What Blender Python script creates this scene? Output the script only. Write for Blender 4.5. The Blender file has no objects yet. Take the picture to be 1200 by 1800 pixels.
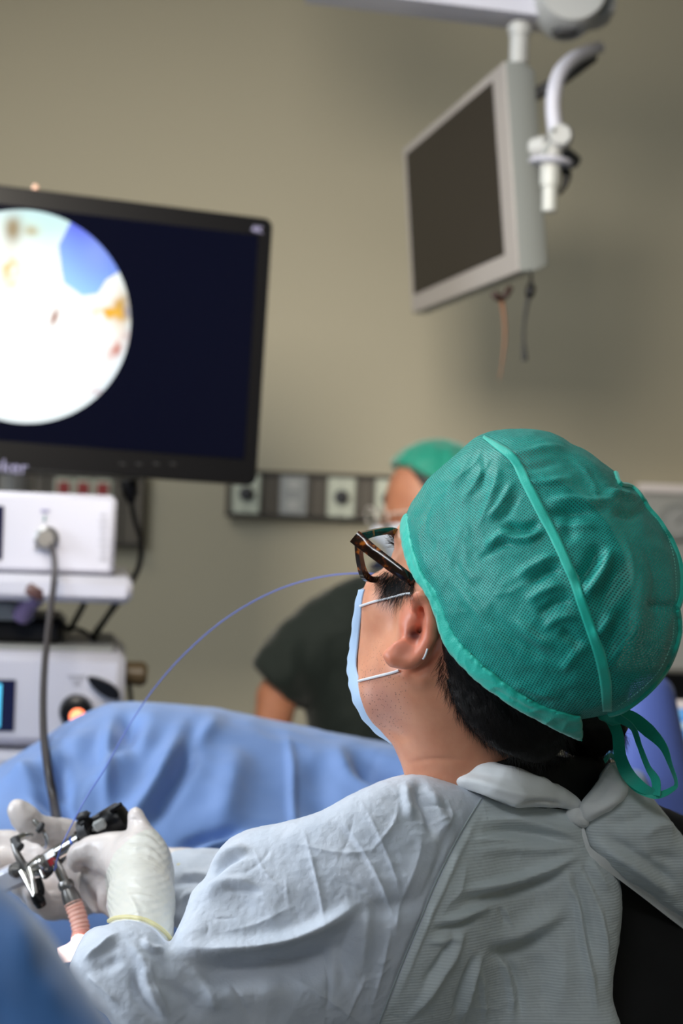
import bpy, math, random
import numpy as np
from mathutils import Vector, Matrix
from mathutils.bvhtree import BVHTree
random.seed(7); rng = np.random.default_rng(7)
SC = bpy.context.scene
COL = SC.collection

# ------------------------------------------------------------------ camera
FPX = 3000.0; CAMZ = 1.40; ROLL = math.radians(2.2)
CAM = np.array([0.0, 0.0, CAMZ])
cd = bpy.data.cameras.new('camera'); cam = bpy.data.objects.new('camera', cd); COL.objects.link(cam)
cd.sensor_fit = 'VERTICAL'; cd.sensor_height = 36.0; cd.lens = 36.0 * FPX / 1800.0
cd.clip_start = 0.05
cam.matrix_world = Matrix.Translation((0, 0, CAMZ)) @ Matrix.Rotation(math.radians(90), 4, 'X') @ Matrix.Rotation(ROLL, 4, 'Z')
cd.dof.use_dof = True; cd.dof.focus_distance = 1.34; cd.dof.aperture_fstop = 5.4
SC.camera = cam

# ------------------------------------------------------------------ world, lamps, exposure
SC.view_settings.view_transform = 'Standard'; SC.view_settings.look = 'None'
SC.view_settings.exposure = 0.0; SC.view_settings.gamma = 1.0; SC.view_settings.use_curve_mapping = False
w = bpy.data.worlds.new('world'); SC.world = w; w.use_nodes = True
w.node_tree.nodes['Background'].inputs[0].default_value = (0.55, 0.62, 0.7, 1)
w.node_tree.nodes['Background'].inputs[1].default_value = 0.12
def area(name, loc, target, sx, sy, power, col):
    l = bpy.data.lights.new(name, 'AREA'); l.shape = 'RECTANGLE'; l.size = sx; l.size_y = sy
    l.energy = power; l.color = col
    o = bpy.data.objects.new(name, l); COL.objects.link(o); o.location = loc
    d = Vector(target) - Vector(loc); o.rotation_euler = d.to_track_quat('-Z', 'Y').to_euler(); return o
area('ceiling_lamp_over_table', (-0.95, 1.75, 2.98), (-0.25, 1.75, 1.0), 1.2, 0.9, 44, (0.88, 0.95, 1.0))
sl = area('wall_wash_light', (-0.25, 1.15, 2.10), (0.0, 4.7, 1.38), 0.40, 0.40, 7.5, (1.0, 0.91, 0.78)); sl.data.spread = math.radians(64)  # unseen light added to brighten the back wall, kept off the surgeon
area('fill_light_behind', (-0.5, -0.9, 2.98), (0.2, 1.5, 1.2), 1.2, 0.6, 24, (0.90, 0.95, 1.0))  # added fill from behind the viewer, lifts the back of the gown
area('ceiling_lamp_far', (-1.4, 3.3, 2.98), (-0.7, 4.2, 0.6), 1.2, 0.6, 11, (1.0, 0.90, 0.74))
area('cool_key_light_left', (-2.5, 0.9, 1.9), (0.2, 1.4, 1.1), 1.2, 1.2, 50, (0.80, 0.89, 1.0))  # unseen cool key light from the left; no window is built there

# ------------------------------------------------------------------ helpers
cr, sr = math.cos(ROLL), math.sin(ROLL)
def P(px, py, d):
    """point of the place seen at picture position px, py and lying d metres in front of the camera"""
    a = (px - 600.0) / FPX; b = -(py - 900.0) / FPX
    x = a * cr - b * sr; z = a * sr + b * cr
    return np.array([x * d, d, CAMZ + z * d])
def proj(v):
    d = np.maximum(v[..., 1], 1e-4); x = v[..., 0] / d; z = (v[..., 2] - CAMZ) / d
    a = x * cr + z * sr; b = -x * sr + z * cr
    return 600 + a * FPX, 900 - b * FPX
def lin(c):
    c = np.array(c, float) / 255.0
    return tuple(np.where(c <= 0.04045, c / 12.92, ((c + 0.055) / 1.055) ** 2.4)) + (1.0,)

def fbm(v, scale, octaves=3, seed=0):
    """smooth value noise in -1..1 at points v"""
    out = np.zeros(len(v)); amp = 1.0; tot = 0
    for o in range(octaves):
        r = np.random.default_rng(seed + 13 * o); T = r.random(4096) * 2 - 1
        q = v * scale * (2 ** o) + 100.0 + o * 7.3
        i = np.floor(q).astype(np.int64); f = q - i; f = f * f * (3 - 2 * f)
        def h(dx, dy, dz):
            k = ((i[:, 0] + dx) * 73856093) ^ ((i[:, 1] + dy) * 19349663) ^ ((i[:, 2] + dz) * 83492791)
            return T[k % 4096]
        x0 = h(0,0,0)*(1-f[:,0]) + h(1,0,0)*f[:,0]; x1 = h(0,1,0)*(1-f[:,0]) + h(1,1,0)*f[:,0]
        x2 = h(0,0,1)*(1-f[:,0]) + h(1,0,1)*f[:,0]; x3 = h(0,1,1)*(1-f[:,0]) + h(1,1,1)*f[:,0]
        y0 = x0*(1-f[:,1]) + x1*f[:,1]; y1 = x2*(1-f[:,1]) + x3*f[:,1]
        out += amp * (y0*(1-f[:,2]) + y1*f[:,2]); tot += amp; amp *= 0.5
    return out / tot

def smin(a, b, k):
    h = np.clip(0.5 + 0.5 * (b - a) / k, 0, 1); return b * (1 - h) + a * h - k * h * (1 - h)
def smax(a, b, k): return -smin(-a, -b, k)
def ell(p, c, r, R=None):
    q = p - np.asarray(c)
    if R is not None: q = q @ R            # columns of R are the ellipsoid's axes
    r = np.asarray(r); k0 = np.linalg.norm(q / r, axis=-1); k1 = np.linalg.norm(q / (r * r), axis=-1)
    return k0 * (k0 - 1) / np.maximum(k1, 1e-6)
def cone(p, a, b, ra, rb):
    a = np.asarray(a); b = np.asarray(b); d = b - a; t = np.clip(((p - a) @ d) / max(d @ d, 1e-12), 0, 1)
    return np.linalg.norm(p - a - t[..., None] * d, axis=-1) - (ra + (rb - ra) * t)
def chain(p, pts, k=0.004):
    """pts: list of (px, py, d, r)"""
    w_ = [(P(*q[:3]), q[3]) for q in pts]; out = None
    for (a, ra), (b, rb) in zip(w_, w_[1:]):
        s = cone(p, a, b, ra, rb); out = s if out is None else smin(out, s, k)
    return out
def catmull(pts, n=12, closed=False):
    pts = [np.asarray(q, float) for q in pts]; N = len(pts); out = []
    rngi = range(N if closed else N - 1)
    for i in rngi:
        if closed: p0, p1, p2, p3 = pts[(i-1) % N], pts[i], pts[(i+1) % N], pts[(i+2) % N]
        else:
            p1, p2 = pts[i], pts[i+1]; p0 = pts[i-1] if i > 0 else 2*p1 - p2; p3 = pts[i+2] if i+2 < N else 2*p2 - p1
        for j in range(n):
            t = j / n
            out.append(0.5*((2*p1) + (-p0+p2)*t + (2*p0-5*p1+4*p2-p3)*t*t + (-p0+3*p1-3*p2+p3)*t**3))
    if not closed: out.append(pts[-1])
    return np.array(out)

class Outline:
    """signed distance (px) to a closed outline, on a raster, sampled bilinearly"""
    def __init__(s, pts, smooth=True, pad=160, step=3.0):
        q = catmull(pts, 6, True) if smooth else np.array(pts, float)
        s.x0, s.y0 = q.min(0) - pad; x1, y1 = q.max(0) + pad; s.st = step
        X, Y = np.meshgrid(np.arange(s.x0, x1, step), np.arange(s.y0, y1, step), indexing='ij')
        d2 = np.full(X.shape, 1e12); ins = np.zeros(X.shape, bool); N = len(q)
        for i in range(N):
            ax, ay = q[i]; bx, by = q[(i+1) % N]; ex, ey = bx-ax, by-ay
            t = np.clip(((X-ax)*ex + (Y-ay)*ey) / max(ex*ex+ey*ey, 1e-9), 0, 1)
            d2 = np.minimum(d2, (X-ax-t*ex)**2 + (Y-ay-t*ey)**2)
            if ay != by:
                c = ((ay <= Y) & (by > Y)) | ((by <= Y) & (ay > Y))
                ins ^= c & (X < (bx-ax)*(Y-ay)/(by-ay) + ax)
        s.D = np.sqrt(d2) * np.where(ins, -1, 1)
    def __call__(s, p):
        px, py = proj(p); u = np.clip((px-s.x0)/s.st, 0, s.D.shape[0]-1.001); v = np.clip((py-s.y0)/s.st, 0, s.D.shape[1]-1.001)
        i = u.astype(int); j = v.astype(int); f = u-i; g = v-j; D = s.D
        r = D[i,j]*(1-f)*(1-g) + D[i+1,j]*f*(1-g) + D[i,j+1]*(1-f)*g + D[i+1,j+1]*f*g
        return r * np.maximum(p[..., 1], 0.05) / FPX

class Relief:
    """folds sculpted into a surface: strokes of given width (px) and height (m)"""
    def __init__(s, x0, y0, x1, y1, step=1.5):
        s.x0, s.y0, s.st = x0, y0, step
        s.X, s.Y = np.meshgrid(np.arange(x0, x1, step), np.arange(y0, y1, step), indexing='ij'); s.H = np.zeros(s.X.shape)
    def stroke(s, pts, w, amp, kind='ridge', taper=0.35):
        q = catmull(pts, 6); L = np.r_[0, np.cumsum(np.linalg.norm(np.diff(q, axis=0), axis=1))]; T = L[-1]
        m = 4 * w; a0 = max(int((q[:,0].min()-m-s.x0)/s.st), 0); a1 = min(int((q[:,0].max()+m-s.x0)/s.st)+1, s.X.shape[0])
        b0 = max(int((q[:,1].min()-m-s.y0)/s.st), 0); b1 = min(int((q[:,1].max()+m-s.y0)/s.st)+1, s.X.shape[1])
        if a1 <= a0 or b1 <= b0: return
        X = s.X[a0:a1, b0:b1]; Y = s.Y[a0:a1, b0:b1]; best = np.full(X.shape, 1e12); sd = np.zeros(X.shape); tt = np.zeros(X.shape)
        for i in range(len(q)-1):
            ax, ay = q[i]; ex, ey = q[i+1]-q[i]; n = max(ex*ex+ey*ey, 1e-9)
            t = np.clip(((X-ax)*ex + (Y-ay)*ey)/n, 0, 1); dx = X-ax-t*ex; dy = Y-ay-t*ey; d2 = dx*dx+dy*dy
            u = d2 < best; best = np.where(u, d2, best); sg = np.sign(ex*dy-ey*dx)
            sd = np.where(u, np.sqrt(d2)*sg, sd); tt = np.where(u, (L[i]+t*math.sqrt(n))/T, tt)
        env = np.clip(tt/taper, 0, 1)*np.clip((1-tt)/taper, 0, 1); env = env*env*(3-2*env) if taper > 0.01 else 1
        if kind == 'ridge': h = np.exp(-(sd/w)**2)
        elif kind == 'sharp': h = np.exp(-np.abs(sd)/w)
        else: h = np.tanh(sd/(0.25*w)) * np.exp(-(sd/w)**2)        # a lapped fold: high on the right of the stroke
        s.H[a0:a1, b0:b1] += amp*env*h
    def __call__(s, v):
        px, py = proj(v); u = (px-s.x0)/s.st; w_ = (py-s.y0)/s.st
        ok = (u >= 0) & (w_ >= 0) & (u < s.H.shape[0]-1) & (w_ < s.H.shape[1]-1)
        u = np.clip(u, 0, s.H.shape[0]-1.001); w_ = np.clip(w_, 0, s.H.shape[1]-1.001); i = u.astype(int); j = w_.astype(int); f = u-i; g = w_-j; D = s.H
        return np.where(ok, D[i,j]*(1-f)*(1-g)+D[i+1,j]*f*(1-g)+D[i,j+1]*(1-f)*g+D[i+1,j+1]*f*g, 0)

def surfnet(f, o, h):
    s = f < 0; nx, ny, nz = f.shape
    c = s[:-1,:-1,:-1].astype(np.int8)
    tot = np.zeros((nx-1,ny-1,nz-1), np.int8)
    for a in (0,1):
        for b in (0,1):
            for e in (0,1): tot += s[a:nx-1+a, b:ny-1+b, e:nz-1+e]
    act = np.argwhere((tot > 0) & (tot < 8)); n = len(act)
    idx = np.full(tot.shape, -1, np.int64); idx[tuple(act.T)] = np.arange(n)
    acc = np.zeros((n,3)); cnt = np.zeros(n)
    corners = [(a,b,e) for a in (0,1) for b in (0,1) for e in (0,1)]
    for c0 in corners:
        for ax in range(3):
            if c0[ax]: continue
            c1 = list(c0); c1[ax] = 1
            i0 = act+np.array(c0); i1 = act+np.array(c1)
            v0 = f[tuple(i0.T)]; v1 = f[tuple(i1.T)]; m = (v0 < 0) != (v1 < 0)
            t = np.where(m, v0/np.where(m, v0-v1, 1), 0)
            pt = np.array(c0)[None].astype(float).repeat(n,0); pt[:,ax] = t
            acc += pt*m[:,None]; cnt += m
    V = (act+acc/cnt[:,None])*h+np.asarray(o)
    F = []
    def faces(ax):
        sl0 = [slice(1,-1)]*3; sl1 = [slice(1,-1)]*3; sl0[ax] = slice(0,-1); sl1[ax] = slice(1,None)
        a = s[tuple(sl0)]; b = s[tuple(sl1)]; e = np.argwhere(a != b)
        off = np.array([1,1,1]); off[ax] = 0; e = e+off
        s0 = s[tuple(e.T)]
        u = np.zeros(3,int); v = np.zeros(3,int); u[(ax+1)%3] = 1; v[(ax+2)%3] = 1
        q = [idx[tuple((e-u-v).T)], idx[tuple((e-v).T)], idx[tuple(e.T)], idx[tuple((e-u).T)]]
        q = np.stack(q,1); q[~s0] = q[~s0][:, ::-1]; return q
    F = np.concatenate([faces(0), faces(1), faces(2)])
    return V, F

def normals(V, F):
    a = V[F[:,2]]-V[F[:,0]]; b = V[F[:,3]]-V[F[:,1]]; fn = np.cross(a, b); N = np.zeros_like(V)
    for i in range(4): 
        for k in range(3): N[:,k] += np.bincount(F[:,i], fn[:,k], len(V))
    return N/np.maximum(np.linalg.norm(N,axis=1,keepdims=True),1e-12)

def mesh_np(name, V, F, smooth=True):
    me = bpy.data.meshes.new(name); V = np.asarray(V, np.float32); F = np.asarray(F, np.int32); k = F.shape[1]
    me.vertices.add(len(V)); me.vertices.foreach_set('co', V.ravel())
    me.loops.add(F.size); me.loops.foreach_set('vertex_index', F.ravel())
    me.polygons.add(len(F)); me.polygons.foreach_set('loop_start', np.arange(0, F.size, k, dtype=np.int32))
    me.update(calc_edges=True); me.validate()
    if smooth: me.polygons.foreach_set('use_smooth', np.ones(len(me.polygons), bool))
    return me

def link(name, me, mt=None, parent=None):
    o = bpy.data.objects.new(name, me); COL.objects.link(o)
    if mt is not None: me.materials.append(mt)
    if parent is not None:
        o.parent = parent; o.matrix_parent_inverse = parent.matrix_world.inverted()
    return o
def thing(name, label, cat, loc, group=None):
    o = bpy.data.objects.new(name, None); COL.objects.link(o); o.location = tuple(loc); o.empty_display_size = 0.05
    o.matrix_world = Matrix.Translation(tuple(loc)); o['label'] = label; o['category'] = cat
    if group: o['group'] = group
    return o
def tag(o, label=None, cat=None, group=None, kind=None):
    for k, v in (('label', label), ('category', cat), ('group', group), ('kind', kind)):
        if v: o[k] = v
    return o

def sculpt(name, sdf, lo, hi, res, mt, parent=None, relief=None, sub=0, noise=(), post=None):
    """iso-surface of sdf over the box lo..hi, subdivided, then displaced along its normals"""
    lo = np.asarray(lo, float); hi = np.asarray(hi, float); n = np.ceil((hi-lo)/res).astype(int)+1
    ax = [lo[i]+np.arange(n[i])*res for i in range(3)]
    f = np.empty(tuple(n), np.float32)
    for i0 in range(0, n[0], 24):
        g = np.stack(np.meshgrid(ax[0][i0:i0+24], ax[1], ax[2], indexing='ij'), -1)
        f[i0:i0+24] = sdf(g.reshape(-1,3)).reshape(g.shape[:3])
    f[0]=f[-1]=np.maximum(f[0], 1e-3); f[-1]=1e-3
    f[0]=1e-3; f[:,0]=1e-3; f[:,-1]=1e-3; f[:,:,0]=1e-3; f[:,:,-1]=1e-3
    V, F = surfnet(f.astype(float), lo, res)
    # relax the net a little
    E = np.concatenate([F[:,[0,1]],F[:,[1,2]],F[:,[2,3]],F[:,[3,0]]])
    for it in range(3):
        A = np.zeros_like(V); c = np.bincount(E[:,0], minlength=len(V))+np.bincount(E[:,1], minlength=len(V))
        for k in range(3): A[:,k] = np.bincount(E[:,0], V[E[:,1],k], len(V))+np.bincount(E[:,1], V[E[:,0],k], len(V))
        V = V*0.5+0.5*A/np.maximum(c,1)[:,None]
    if sub:
        me = mesh_np('tmp', V, F); o = bpy.data.objects.new('tmp', me); COL.objects.link(o)
        m = o.modifiers.new('s','SUBSURF'); m.levels = sub; m.render_levels = sub
        ev = o.evaluated_get(bpy.context.evaluated_depsgraph_get()); m2 = bpy.data.meshes.new_from_object(ev)
        V = np.empty(len(m2.vertices)*3, np.float32); m2.vertices.foreach_get('co', V); V = V.reshape(-1,3).astype(float)
        F = np.empty(len(m2.polygons)*4, np.int32); m2.loops.foreach_get('vertex_index', F); F = F.reshape(-1,4)
        bpy.data.objects.remove(o); bpy.data.meshes.remove(me); bpy.data.meshes.remove(m2)
    if relief is not None or noise:
        N = normals(V, F); view = CAM-V; view /= np.linalg.norm(view,axis=1,keepdims=True)
        disp = np.zeros(len(V))
        if relief is not None: disp += relief(V)*np.clip((N*view).sum(1)*2.2, 0, 1)
        for i, (sc, am, kind) in enumerate(noise):
            q = fbm(V, sc, 2, 31*i+5)
            disp += am*((1-2*np.abs(q)) if kind == 'crease' else q)
        V = V+N*disp[:,None]
    if post is not None: V = post(V, F)
    me = mesh_np(name, V, F); o = link(name, me, mt, parent)
    return o, V, F

class Surf:
    def __init__(s, *vf):
        V = []; F = []; n = 0
        for v, f in vf: V.append(v); F.append(f+n); n += len(v)
        s.b = BVHTree.FromPolygons(np.concatenate(V).tolist(), np.concatenate(F).tolist())
    def hit(s, px, py, lift=0.0):
        d = P(px,py,1.0)-CAM; d = Vector(d).normalized(); r = s.b.ray_cast(Vector(CAM), d)
        if r[0] is None: return None
        n = r[1]
        if n.dot(d) > 0: n = -n
        return np.array(r[0]+n*lift), np.array(n)

def tube_np(pts, rad, seg=8, closed=False):
    """tube along pts (world), rad scalar or per point"""
    pts = np.asarray(pts, float); n = len(pts); rad = np.broadcast_to(np.asarray(rad,float), (n,))
    T = np.gradient(pts, axis=0); T /= np.maximum(np.linalg.norm(T,axis=1,keepdims=True),1e-9)
    up = np.array([0,0,1.0]) if abs(T[0,2]) < 0.9 else np.array([1.0,0,0]); V = []
    nrm = np.cross(T[0], up); nrm /= np.linalg.norm(nrm)
    for i in range(n):
        nrm = nrm-T[i]*(nrm@T[i]); nrm /= max(np.linalg.norm(nrm),1e-9); b = np.cross(T[i], nrm)
        for k in range(seg):
            a = 2*math.pi*k/seg; V.append(pts[i]+rad[i]*(math.cos(a)*nrm+math.sin(a)*b))
    F = [[i*seg+k, i*seg+(k+1)%seg, (i+1)*seg+(k+1)%seg, (i+1)*seg+k] for i in range(n-1) for k in range(seg)]
    c0 = len(V); V.append(pts[0]); V.append(pts[-1])
    for k in range(seg):
        F.append([c0, (k+1)%seg, k, c0]); F.append([c0+1, (n-1)*seg+k, (n-1)*seg+(k+1)%seg, c0+1])
    return np.array(V), F
def merge(parts):
    V = []; F = []; n = 0
    for v, f in parts:
        V.append(np.asarray(v)); F += [[a+n for a in q] for q in f]; n += len(v)
    return np.concatenate(V), F
def mesh_py(name, V, F, smooth=True):
    me = bpy.data.meshes.new(name); F2 = []
    for q in F:
        r = []
        for a in q:
            if int(a) not in r: r.append(int(a))
        if len(r) > 2: F2.append(r)
    me.from_pydata([tuple(v) for v in np.asarray(V).tolist()], [], F2); me.update()
    if smooth:
        for p in me.polygons: p.use_smooth = True
        me.set_sharp_from_angle(angle=math.radians(38))
    return me
def tube(name, pts, rad, mt, parent=None, seg=10, spline=True):
    q = catmull(pts, 8) if spline else np.asarray(pts, float)
    r = rad if np.isscalar(rad) else np.interp(np.linspace(0,1,len(q)), np.linspace(0,1,len(rad)), rad)
    V, F = tube_np(q, r, seg); return link(name, mesh_py(name, V, F), mt, parent)

class Frame:
    """local frame: o origin, x right, y away, z up"""
    def __init__(s, o, x, z):
        s.o = np.asarray(o,float); s.x = np.asarray(x,float)/np.linalg.norm(x); z = np.asarray(z,float); z = z-s.x*(z@s.x)
        s.z = z/np.linalg.norm(z); s.y = np.cross(s.z, s.x)
    def __call__(s, p): p = np.asarray(p,float); return s.o+p[...,0:1]*s.x+p[...,1:2]*s.y+p[...,2:3]*s.z
def rbox_np(fr, c, size, bev=0.003):
    """bevelled box in a frame: 24 vertices"""
    c = np.asarray(c,float); h = np.asarray(size,float)/2; b = min(bev, *(h*0.95)); V = []; ids = {}
    for sx in (-1,1):
        for sy in (-1,1):
            for sz in (-1,1):
                s_ = np.array([sx,sy,sz])
                for a in range(3):
                    q = s_*(h-b); q[a] = s_[a]*h[a]; ids[(sx,sy,sz,a)] = len(V); V.append(c+q)
    F = []
    for a in range(3):
        u, v = (a+1)%3, (a+2)%3
        for s in (-1,1):
            q = []
            for (su,sv) in ((-1,-1),(1,-1),(1,1),(-1,1)):
                t = [0,0,0]; t[a]=s; t[u]=su; t[v]=sv; q.append(ids[(*t,a)])
            F.append(q if s > 0 else q[::-1])
        for su in (-1,1):                      # edge bevel along axis a
            for sv in (-1,1):
                t0=[0,0,0]; t1=[0,0,0]; t0[a]=-1; t1[a]=1
                for t in (t0,t1): t[u]=su; t[v]=sv
                q = [ids[(*t0,u)], ids[(*t1,u)], ids[(*t1,v)], ids[(*t0,v)]]; F.append(q if su*sv < 0 else q[::-1])
    for sx in (-1,1):
        for sy in (-1,1):
            for sz in (-1,1):
                q = [ids[(sx,sy,sz,a)] for a in range(3)]; F.append(q if sx*sy*sz > 0 else q[::-1])
    return fr(np.array(V)), F
def box(name, fr, c, size, mt, parent=None, bev=0.003):
    V, F = rbox_np(fr, c, size, bev); return link(name, mesh_py(name, V, F), mt, parent)
def rrect(w, h, r, n=8):
    out = []
    for cx, cy, a0 in ((w/2-r,h/2-r,0),(-w/2+r,h/2-r,90),(-w/2+r,-h/2+r,180),(w/2-r,-h/2+r,270)):
        for i in range(n+1):
            a = math.radians(a0+90*i/n); out.append((cx+r*math.cos(a), cy+r*math.sin(a)))
    return out
def prism(name, fr, poly, y0, y1, mt, parent=None, c=(0,0), bev=0.0):
    """polygon in the frame's x-z plane, extruded from y0 to y1, with a small front bevel"""
    n = len(poly); q = np.array(poly, float); ce = q.mean(0); V = []; F = []
    rings = [(y0, 1-bev/max(np.abs(q-ce).max(),1e-6)), (y0+bev, 1), (y1, 1)] if bev else [(y0,1),(y1,1)]
    for y, s in rings:
        for a in (q-ce)*s+ce: V.append((a[0]+c[0], y, a[1]+c[1]))
    for r in range(len(rings)-1):
        for i in range(n): F.append([r*n+i, r*n+(i+1)%n, (r+1)*n+(i+1)%n, (r+1)*n+i])
    F.append(list(range(n))[::-1]); F.append([len(V)-n+i for i in range(n)])
    F = [f[::-1] for f in F]
    return link(name, mesh_py(name, fr(np.array(V)), F), mt, parent)
def lathe_np(a, b, prof, seg=24):
    """prof: list of (t 0..1 along a-b, radius)"""
    a = np.asarray(a,float); b = np.asarray(b,float); d = b-a; T = d/np.linalg.norm(d)
    up = np.array([0,0,1.0]) if abs(T[2]) < 0.9 else np.array([1.0,0,0]); n = np.cross(T,up); n /= np.linalg.norm(n); c = np.cross(T,n)
    V = []; F = []
    for t, r in prof:
        for k in range(seg):
            g = 2*math.pi*k/seg; V.append(a+d*t+max(r,1e-5)*(math.cos(g)*n+math.sin(g)*c))
    m = len(prof)
    for i in range(m-1):
        for k in range(seg): F.append([i*seg+k, i*seg+(k+1)%seg, (i+1)*seg+(k+1)%seg, (i+1)*seg+k])
    F.append(list(range(seg))[::-1]); F.append([(m-1)*seg+k for k in range(seg)])
    return np.array(V), F
def lathe(name, a, b, prof, mt, parent=None, seg=24):
    V, F = lathe_np(a, b, prof, seg); return link(name, mesh_py(name, V, F), mt, parent)
def ribbon(name, L, R, mt, parent=None, thick=0.0006, nrm=None):
    """strip between two lines of points, with thickness"""
    L = np.asarray(L); R = np.asarray(R); n = len(L)
    T = np.gradient((L+R)/2, axis=0); N = np.cross(T, R-L); N /= np.maximum(np.linalg.norm(N,axis=1,keepdims=True),1e-9)
    M = (L+R)/2+N*0.0
    V = np.concatenate([L+N*thick, R+N*thick, L-N*thick, R-N*thick]); F = []
    for i in range(n-1):
        F += [[i,i+1,n+i+1,n+i],[2*n+i,3*n+i,3*n+i+1,2*n+i+1],[i,2*n+i,2*n+i+1,i+1],[n+i,n+i+1,3*n+i+1,3*n+i]]
    F += [[0,n,3*n,2*n],[n-1,3*n-1,4*n-1,2*n-1]]
    return link(name, mesh_py(name, V, F), mt, parent)
def strands(name, lines, radius, mt, parent):
    V = []; F = []
    for q in lines:
        q = np.asarray(q); n = len(q); b = len(V)
        for i in range(n):
            r = radius*(1-i/(n-1))**0.6+0.00002; t = q[min(i+1,n-1)]-q[max(i-1,0)]; t /= max(np.linalg.norm(t),1e-9)
            u = np.cross(t,[0.3,0.8,0.5]); u /= np.linalg.norm(u); v = np.cross(t,u)
            for k in range(3):
                a = 2.0944*k; V.append(q[i]+r*(math.cos(a)*u+math.sin(a)*v))
        for i in range(n-1):
            for k in range(3): F.append([b+i*3+k, b+i*3+(k+1)%3, b+i*3+3+(k+1)%3, b+i*3+3+k])
    return link(name, mesh_np(name, np.array(V), np.array(F)), mt, parent)

# ------------------------------------------------------------------ materials
def mat(name, c, rough=0.5, metal=0.0, sss=0.0, sssr=(0.01,0.004,0.002), sheen=0.0, coat=0.0, trans=0.0, emit=None, es=0.0,
        var=None, bump=None, spec=0.5, alpha=1.0):
    """var: (scale, colour2, contrast) mottling; bump: list of (kind, scale, strength, distance)"""
    m = bpy.data.materials.new(name); m.use_nodes = True; nt = m.node_tree; N = nt.nodes; K = nt.links; b = N['Principled BSDF']
    b.inputs['Base Color'].default_value = lin(c); b.inputs['Roughness'].default_value = rough; b.inputs['Metallic'].default_value = metal
    b.inputs['Subsurface Weight'].default_value = sss; b.inputs['Subsurface Radius'].default_value = sssr; b.inputs['Subsurface Scale'].default_value = 1.0
    b.inputs['Sheen Weight'].default_value = sheen; b.inputs['Coat Weight'].default_value = coat; b.inputs['Transmission Weight'].default_value = trans
    b.inputs['Specular IOR Level'].default_value = spec; b.inputs['Alpha'].default_value = alpha
    if emit: b.inputs['Emission Color'].default_value = lin(emit); b.inputs['Emission Strength'].default_value = es
    tc = N.new('ShaderNodeTexCoord')
    if var:
        sc, c2, con = var; n = N.new('ShaderNodeTexNoise'); n.inputs['Scale'].default_value = sc; n.inputs['Detail'].default_value = 5
        K.new(tc.outputs['Object'], n.inputs['Vector']); r = N.new('ShaderNodeValToRGB'); r.color_ramp.elements[0].position = 0.5-con/2
        r.color_ramp.elements[1].position = 0.5+con/2; r.color_ramp.elements[0].color = lin(c2); r.color_ramp.elements[1].color = lin(c)
        K.new(n.outputs['Fac'], r.inputs[0]); K.new(r.outputs[0], b.inputs['Base Color'])
    last = None
    for kind, sc, st, dist in (bump or []):
        if kind == 'noise': n = N.new('ShaderNodeTexNoise'); n.inputs['Scale'].default_value = sc; n.inputs['Detail'].default_value = 4; out = n.outputs['Fac']; vi = n.inputs['Vector']
        elif kind == 'voronoi': n = N.new('ShaderNodeTexVoronoi'); n.inputs['Scale'].default_value = sc; out = n.outputs['Distance']; vi = n.inputs['Vector']
        else: n = N.new('ShaderNodeTexWave'); n.inputs['Scale'].default_value = sc; n.bands_direction = kind; n.inputs['Distortion'].default_value = 0.6; n.inputs['Detail'].default_value = 1; out = n.outputs['Fac']; vi = n.inputs['Vector']
        K.new(tc.outputs['Object'], vi); bp = N.new('ShaderNodeBump'); bp.inputs['Strength'].default_value = st; bp.inputs['Distance'].default_value = dist
        K.new(out, bp.inputs['Height'])
        if last: K.new(last, bp.inputs['Normal'])
        last = bp.outputs['Normal']
    if last: K.new(last, b.inputs['Normal'])
    return m
def attr_emit(name, strength):
    m = bpy.data.materials.new(name); m.use_nodes = True; nt = m.node_tree; b = nt.nodes['Principled BSDF']
    a = nt.nodes.new('ShaderNodeAttribute'); a.attribute_name = 'picture'; b.inputs['Base Color'].default_value = (0,0,0,1)
    nt.links.new(a.outputs['Color'], b.inputs['Emission Color']); b.inputs['Emission Strength'].default_value = strength; b.inputs['Roughness'].default_value = 0.3
    return m
def set_attr(me, cols):
    a = me.color_attributes.new('picture', 'FLOAT_COLOR', 'POINT'); c = np.c_[cols, np.ones(len(cols))].astype(np.float32); a.data.foreach_set('color', c.ravel())
def text(name, s, fr, pos, size, mt, parent, extrude=0.0004):
    cu = bpy.data.curves.new(name, 'FONT'); cu.body = s; cu.size = size; cu.extrude = extrude; o = bpy.data.objects.new(name, cu); COL.objects.link(o)
    me = bpy.data.meshes.new_from_object(o.evaluated_get(bpy.context.evaluated_depsgraph_get())); bpy.data.objects.remove(o)
    V = np.array([v.co[:] for v in me.vertices]); W = fr(np.c_[V[:,0]+pos[0], -V[:,2]+pos[1], V[:,1]+pos[2]])
    for v, q in zip(me.vertices, W): v.co = q
    return link(name, me, mt, parent)
# ------------------------------------------------------------------ materials of the place
M = {}
M['wall'] = mat('wall_paint', (176,168,146), 0.75, bump=[('noise',120,0.08,0.001)])
M['floor'] = mat('floor_vinyl', (120,124,126), 0.4, var=(3,(104,108,112),0.5))
M['ceil'] = mat('ceiling_tile', (205,205,200), 0.9, bump=[('noise',60,0.2,0.002)])
M['base'] = mat('baseboard_rubber', (70,72,74), 0.5)
M['white'] = mat('white_enamel', (190,190,202), 0.35, bump=[('noise',400,0.03,0.0005)])
M['cream'] = mat('cream_plastic', (172,173,172), 0.45)
M['greyplastic'] = mat('grey_plastic', (150,152,150), 0.45, bump=[('noise',500,0.05,0.0004)])
M['lightgrey'] = mat('light_grey_plastic', (176,176,172), 0.45)
M['darkgrey'] = mat('dark_grey_plastic', (58,58,60), 0.5)
M['black'] = mat('black_plastic', (9,9,12), 0.3, spec=0.3)
M['blackmatte'] = mat('black_rubber', (16,16,18), 0.55)
M['rail'] = mat('bronze_rail', (92,84,72), 0.5)
M['raildark'] = mat('rail_gap', (52,47,40), 0.6)
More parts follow.
